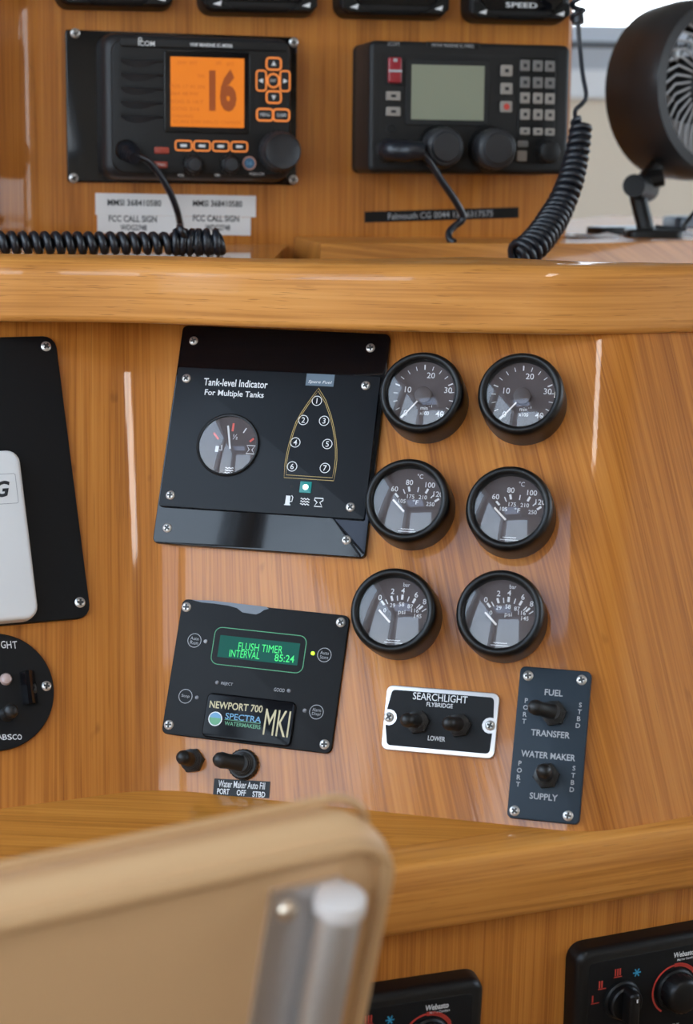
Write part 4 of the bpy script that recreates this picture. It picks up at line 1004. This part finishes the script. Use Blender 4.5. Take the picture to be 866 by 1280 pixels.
# ------------------------------------------------------------------ instrument displays along the top
labels = ['black display at the end of the row above the plug side of the orange radio', 'black display above the channel knob side of the orange-screened radio', 'black display above the red key of the grey-screened radio', 'black display at the end of the row above the keypad radio']
for i, (x0, x1, yb) in enumerate(((62, 221, 10.5), (243, 401, 18.5), (415, 565, 22), (577, 716, 28))):
    HB = .024
    pL, pR = UF.uv(x0+7, yb-1.5, HB), UF.uv(x1-1, yb+1.5, HB)
    wd = .116; sc_ = np.linalg.norm(pR-pL)
    wd = sc_; cc = (pL+pR)/2+np.array([0, wd*.5])
    T = Thing('instrument_display', labels[i], 'display', UF, cc, math.atan2(*(pR-pL)[::-1]), 0, 'displays along the top of the upper panel')
    hw = wd/2
    a = MB(); a.slab(wd, wd, .012, -.001, HB, .006, 0, 0, 6, .002); part('body', a, K['radio'], T.e, smooth=60)
    z = HB
    oct_ = [(-hw*.62, -hw*.80), (hw*.62, -hw*.80), (hw*.86, -hw*.55), (hw*.86, hw*.86), (-hw*.86, hw*.86), (-hw*.86, -hw*.55)]
    a = MB(); a.prism(oct_, z-.001, z+.0012, .0006); part('screen_bezel', a, K['gloss'], T.e, smooth=0)
    a = MB(); a.quad(0, hw*.1, hw*1.45, hw*1.2, z+.0014); part('screen', a, mat('dark_screen', (.012, .014, .016), .12, coat=.5), T.e, smooth=0)
    for sx in (-1, 1):
        pk = [(sx*hw*.93, -hw*.66), (sx*hw*.93, -hw*.86), (sx*hw*.80, -hw*.93), (sx*hw*.44, -hw*.93), (sx*hw*.60, -hw*.84), (sx*hw*.80, -hw*.64)]
        a = MB(); a.prism(pk if sx > 0 else pk[::-1], z-.001, z+.003, .001); kk = part('key', a, K['black'], T.e, smooth=0)
        q = (sx*hw*.74, -hw*.83)
        W = MB(); W.add([(q[0]-.004, q[1]-.001, z+.0032), (q[0]+.004, q[1]+.002, z+.0032), (q[0]+.003, q[1]-.0025, z+.0032)], [(0, 1, 2)]); part('key_mark', W, K['white'], kk, smooth=0)
    if i == 3:
        W = MB(); W.text('SPEED', 0, -hw*.70, .030, .0045, z+.0016, .01); part('lettering', W, K['white'], T.e, smooth=0)

# ------------------------------------------------------------------ cabin fan on the ledge
FD = 1.74
fc0 = at_dist(880, 112, FD)
ax = np.array([.55, -.83, .05]); ax /= np.linalg.norm(ax)
e1 = np.cross(np.array([0, 0, 1.0]), ax); e1 /= np.linalg.norm(e1); e2 = np.cross(ax, e1)
zb_ = 1.3665
fan = link('cabin_fan', None); fan.location = (fc0[0], fc0[1], zb_)
tag(fan, 'dark grey cabin fan with a round grille clamped on the wooden ledge', 'fan')
foff = fc0 - np.array([fc0[0], fc0[1], zb_])
FM = Matrix.Identity(4)
for i in range(3): FM[i][0] = e1[i]; FM[i][1] = e2[i]; FM[i][2] = ax[i]; FM[i][3] = foff[i]
def fpart(name, mb, m_, parent=fan, sm=45):
    mb.v = [tuple(FM @ Vector(p)) for p in mb.v]; return part(name, mb, m_, parent, None, sm)
ro = .088
a = MB(); a.lathe([(ro*.80, -.062), (ro*.97, -.050), (ro, -.020), (ro*.985, .012), (ro*.94, .022), (ro*.84, .024), (ro*.80, .018), (ro*.80, -.045)], 56, cap0=False, cap1=False); fpart('housing', a, K['smoke'])
a = MB(); a.lathe([(.034, -.05), (.034, .012), (.029, .019), (.012, .021)], 36); fpart('hub', a, K['smoke'])
for k in range(40):
    t_ = 2*math.pi*k/40
    a = MB(); a.tube([(.033*math.cos(t_), .033*math.sin(t_), .014), (.058*math.cos(t_+.12), .058*math.sin(t_+.12), .020), (ro*.82*math.cos(t_+.30), ro*.82*math.sin(t_+.30), .019)], .0012, 5); fpart('grille_wire', a, K['fan_grey'])
for k in range(6):
    t0 = 2*math.pi*k/6; a = MB(); vs = []
    for i in range(6):
        rr_ = .03+.043*i/5
        for j, (dt, dz) in enumerate(((-.34, -.012), (.34, .010))):
            vs.append((rr_*math.cos(t0+dt), rr_*math.sin(t0+dt), -.018+dz))
    a.add(vs, [(2*i, 2*i+1, 2*i+3, 2*i+2) for i in range(5)]); fpart('blade', a, K['fan_grey'])
for k in range(24):
    t_ = 2*math.pi*k/24
    a = MB(); a.tube([(.02*math.cos(t_), .02*math.sin(t_), -.058), (ro*.82*math.cos(t_), ro*.82*math.sin(t_), -.057)], .0012, 5); fpart('rear_wire', a, K['smoke'])
# yoke, stem and clamp foot
lz = -foff*0
def flo(p): return np.array(p) - np.array([fc0[0], fc0[1], zb_])
yk = [flo(at_dist(828, 222, FD-.02)), flo(at_dist(806, 228, FD-.02)), flo(at_dist(797, 240, FD-.02)), flo(at_dist(801, 262, FD-.02)), flo(at_dist(806, 282, FD-.02)), np.array([flo(at_dist(806, 282, FD-.02))[0], flo(at_dist(806, 282, FD-.02))[1], .004])]
a = MB(); a.tube(spline(yk, 5), .0085, 10); part('yoke', a, K['black'], fan)
a = MB(); a.tube([flo(at_dist(792, 232, FD-.05)), flo(at_dist(808, 236, FD-.0))], [.011, .013], 16); part('pivot_knob', a, K['black'], fan)
a = MB(); a.tube([flo(at_dist(808, 225, FD-.01)), flo(at_dist(822, 206, FD-.01))], [.010, .008], 12); part('housing_bracket', a, K['black'], fan)
f0 = yk[-1]
a = MB(); a.slab(.055, .040, .010, -.0002, .008, .003, f0[0]+.008, f0[1], 5); part('clamp_foot', a, K['black'], fan)
a = MB(); a.tube(spline([f0+np.array([.01, 0, .006]), f0+np.array([.035, -.01, .004]), flo(at_dist(856, 280, FD-.03)), flo(at_dist(872, 262, FD-.03)), flo(at_dist(905, 240, FD))], 6), .0022, 7); part('power_cord', a, K['black'], fan)
def on_ledge(x, y, z=1.3665): return on_z(x, y, z)
# odds and ends on the ledge by the fan
def loose(name, label, cat, px, py, rz, build):
    p = on_ledge(px, py); e = link(name, None); e.location = p; e.rotation_euler[2] = rz; tag(e, label, cat); build(e)
def b_phone(e):
    a = MB(); a.slab(.072, .030, .004, 0, .007, .002); part('case', a, K['black'], e)
    a = MB(); a.slab(.066, .025, .003, .0068, .0072, .0001); part('glass', a, K['tag'], e)
def b_phone2(e):
    a = MB(); a.slab(.050, .03, .006, 0, .012, .003); part('case', a, mat('dark_blue_case', (.012, .03, .06), .3), e); a = MB(); a.slab(.036, .02, .004, .0115, .0125, .0003); part('lid', a, K['tag'], e)
def b_paper(e):
    a = MB(); n_ = 6
    for i in range(n_):
        for j in range(2): a.v.append((-.03+.06*i/(n_-1), -.012+.024*j, .0025+.0018*math.sin(i*1.3+j)))
    a.f = [(2*i, 2*i+2, 2*i+3, 2*i+1) for i in range(n_-1)]; a.v += [(x, y, z-.0022) for x, y, z in a.v]; a.f += [tuple(q+2*n_ for q in f_) for f_ in a.f]
    part('sheet', a, K['paper'], e)
loose('slim_case', 'slim black case with a pale blue top lying by the fan foot', 'case', 778, 292, .5, b_phone)
loose('blue_case', 'small dark blue case behind the fan cord', 'case', 858, 284, .5, b_phone2)
loose('paper_slip', 'crumpled white paper slip by the coiled handset cord', 'paper', 733, 297, .4, b_paper)
loose('paper_slip', 'crumpled white paper slip in front of the fan foot', 'paper', 832, 295, .7, b_paper)

# ------------------------------------------------------------------ heater controls on the lower front
def heater(label, corners):
    c, w_, h_, ang = LOWF.rect(corners, .014)
    T = Thing('heater_control', label, 'control', LOWF, c, ang, 0, 'heater controls under the shelf')
    a = MB(); a.slab(w_, h_, .011, -.001, .014, .0055, 0, 0, 6, .0015); part('surround', a, K['satin'], T.e, smooth=60)
    z = .0142; hw, hh = w_/2, h_/2
    a = MB(); a.slab(w_-.020, h_-.020, .004, .012, z, .0006); fp = part('face_plate', a, K['matte'], T.e)
    kx1, kx2, ky = -hw*.42, hw*.26, hh*.02
    for kx, r_ in ((kx1, .0118), (kx2, .0128)):
        a = MB(); a.lathe([(r_*1.18, z-.001), (r_*1.15, z+.002), (r_*1.05, z+.003)], 36, kx, ky); kb = part('knob_skirt', a, K['black'], T.e)
        a = MB()
        if kx == kx1:
            a.lathe([(r_*1.02, z+.002), (r_*1.0, z+.007), (r_*.92, z+.008)], 32, kx, ky); a.slab(.0075, r_*2.05, .003, z+.006, z+.018, .002, kx, ky, 4)
        else: a.knob(r_*1.02, z+.002, z+.014, kx, ky, 22, .04, .0012)
        part('knob', a, K['satin'], kb)
    W = MB(); zp = z+.0003
    W.text('Webasto', kx2+.0055, hh-.0155, .016, .0038, zp, .02, 0, .1); W.text('Marine Comfort', kx2+.0075, hh-.0192, .014, .0016, zp, .01)
    W.mark().stroke([(kx1+.001, ky+.006), (kx1+.001, ky+.0085)], .001, z+.0183); W.mark().ring(.0034, .0005, -hw*.08, -hh*.62, zp, 20); W.text('STATUS', hw*.24, -hh*.62, .011, .0018, zp)
    part('lettering', W, K['white'], fp, smooth=0)
    W = MB(); W.ring(.0175, .0013, kx2, ky, zp, 30, 10, 235); W.ring(.0175, .0026, kx2, ky, zp, 10, 30, 95)
    for ang_, n_ in ((168, 1), (138, 2), (100, 3)):
        qx, qy = kx1+.0205*math.cos(R(ang_)), ky+.0205*math.sin(R(ang_))
        W.mark()
        for k in range(n_): W.stroke([(qx-.002+.0018*k, qy-.0025), (qx-.002+.0018*k, qy+.0025)], .0010, zp)
        W.stroke([(qx-.003, qy-.0033), (qx+.003, qy-.0033)], .0007, zp)
    part('red_marks', W, K['red_arc'], fp, smooth=0)
    W = MB(); qx, qy = kx1+.0205*math.cos(R(58)), ky+.0205*math.sin(R(58))
    for t_ in (0, 60, 120): W.quad(qx, qy, .006, .0009, zp, R(t_))
    part('blue_mark', W, K['blue_print'], fp, smooth=0)
heater('black heater control with red dial arcs next to the chair back', [(406, 1247), (606, 1224), (606, 1361), (406, 1384)])
heater('black heater control with red dial arcs farther from the chair back', [(718, 1187), (914, 1157), (914, 1299), (718, 1325)])

# ------------------------------------------------------------------ helm chair (seen from behind)
HF = Frame(at_dist(440, 1150, .74), R(-32), R(-15))
ce = link('helm_chair', None); tag(ce, 'tan vinyl helm chair with aluminium back bracket and tube', 'chair')
seat_pt = HF.pt(-.2, -.40, -.10)
ce.location = (seat_pt[0], seat_pt[1], 0)
CO = np.array([seat_pt[0], seat_pt[1], 0])
def hpart(name, mb, m_, sm=50, local=True, parent=None):
    if local: mb.v = [tuple(HF.pt(x, y, z)-CO) for x, y, z in mb.v]
    else: mb.v = [tuple(np.array(p)-CO) for p in mb.v]
    return part(name, mb, m_, ce if parent is None else parent, None, sm)
trc = HF.uv(503, 1034, 0.0); brc = HF.uv(455, 1280, 0.0); tlc = HF.uv(7, 1080, 0.0)
HW = .46; HH = .42
xr = trc[0]; yt = trc[1]
# cushion: rounded slab, crowned along the top, thickness away from the viewer
def back_outline(i, n=10):
    """outline of the back cushion, inset by i"""
    pts = []; x1, x0 = xr-i, xr-HW+i; y1, y0 = yt-i, yt-HH+i; r = max(.022-i, .004)
    for cx_, cy_, a0 in ((x1-r, y1-r, 0), (x0+r, y1-r, 90), (x0+r, y0+r, 180), (x1-r, y0+r, 270)):
        for k in range(n+1):
            t_ = R(a0+90*k/n); pts.append([cx_+r*math.cos(t_), cy_+r*math.sin(t_)])
    res = []
    for k in range(len(pts)):
        p, q = pts[k], pts[(k+1) % len(pts)]
        m_ = max(1, int(math.hypot(q[0]-p[0], q[1]-p[1])/.03))
        for j in range(m_):
            t_ = j/m_; x, y = p[0]+(q[0]-p[0])*t_, p[1]+(q[1]-p[1])*t_
            u_ = (x-(xr-HW/2))/(HW/2); y += 0*(abs(u_)**2.4)*(1 if y > yt-HH/2 else 0)
            res.append((x, y))
    return res
base = back_outline(0.0)
def ins(i):
    cx_, cy_ = xr-HW/2, yt-HH/2
    return [(x+(cx_-x)/abs(cx_-x+1e-9)*0 if False else x+(-i if x > cx_ else i)*min(1, abs(x-cx_)/(HW/2))**3, y+(-i if y > cy_ else i)*min(1, abs(y-cy_)/(HH/2))**3) for x, y in base]
L = []
for d, i in ((.0, .010), (-.001, .004), (-.005, .0), (-.014, .0), (-.024, .002), (-.034, .007), (-.041, .015), (-.045, .030)):
    L.append([(x, y, d) for x, y in ins(i)])
def bow(p): x, y, z = p; return (x, y, z - .05*((x-(xr-HW/2))/(HW/2))**2*0)
a = MB(); a.loops(L); hpart('back_cushion', a, K['vinyl'], 60)
a = MB(); bp_ = ins(.004); a.tube([(x, y, .0005) for x, y in bp_]+[(bp_[0][0], bp_[0][1], .0005)], .0035, 8); hpart('welt', a, K['vinyl_dark'])
a = MB(); bp_ = ins(-.001); a.tube([(x, y, -.026) for x, y in bp_]+[(bp_[0][0], bp_[0][1], -.026)], .0022, 8); hpart('welt', a, K['vinyl_dark'])
# aluminium bracket and tube on the rear face
pa, pb = HF.uv(342, 1117, .003), HF.uv(326, 1280, .003)
t1 = HF.uv(425, 1127, .012)
bx1 = HF.uv(396, 1117, .003)[0]
a = MB(); a.loops([[(pa[0], pa[1], z), (bx1+.012, pa[1]-.001, z), (bx1+.012, pa[1]-.30, z), (pa[0]+.001, pa[1]-.30, z)] for z in (.0, .003)]); br_ = hpart('bracket_plate', a, K['alu'], 0)
rv = HF.uv(361.5, 1142, .005)
for k in range(3):
    a = MB(); a.lathe([(.0050, .002), (.0048, .0042), (.0030, .0062), (.0010, .0068)], 18, rv[0]-.001*k, rv[1]-.085*k); hpart('rivet', a, K['brass'])
tr_ = .0098
a = MB(); a.tube([(t1[0], t1[1]+.0, .012), (t1[0], t1[1]-.003, .012), (t1[0], t1[1]-.36, .012), (t1[0], t1[1]-.46, -.02)], [tr_*.86, tr_, tr_, tr_], 24); hpart('back_tube', a, K['alu'])
a = MB(); a.tube([(t1[0], t1[1]+.0042, .012), (t1[0], t1[1]+.003, .012), (t1[0], t1[1]-.002, .012), (t1[0], t1[1]-.004, .012)], [tr_*.7, tr_*1.05, tr_*1.12, tr_*1.08], 24); hpart('tube_cap', a, mat('cream_cap', (.72, .66, .62), .4))
x2 = xr-HW+(xr-t1[0])
a = MB(); a.tube([(x2, t1[1], .012), (x2, t1[1]-.36, .012), (x2, t1[1]-.46, -.02)], tr_, 24); hpart('back_tube', a, K['alu'])
a = MB(); a.slab(.46, .42, .05, .62, .72, .03, 0, 0, 6); a.v = [(x+seat_pt[0]-.02, y+seat_pt[1]+.08, z) for x, y, z in a.v]; hpart('seat_cushion', a, K['vinyl'], 60, False)
a = MB(); a.lathe([(.20, 0), (.20, .02), (.06, .05), (.045, .08), (.045, .62)], 40, seat_pt[0], seat_pt[1]+.08); hpart('pedestal', a, K['alu'], 40, False)
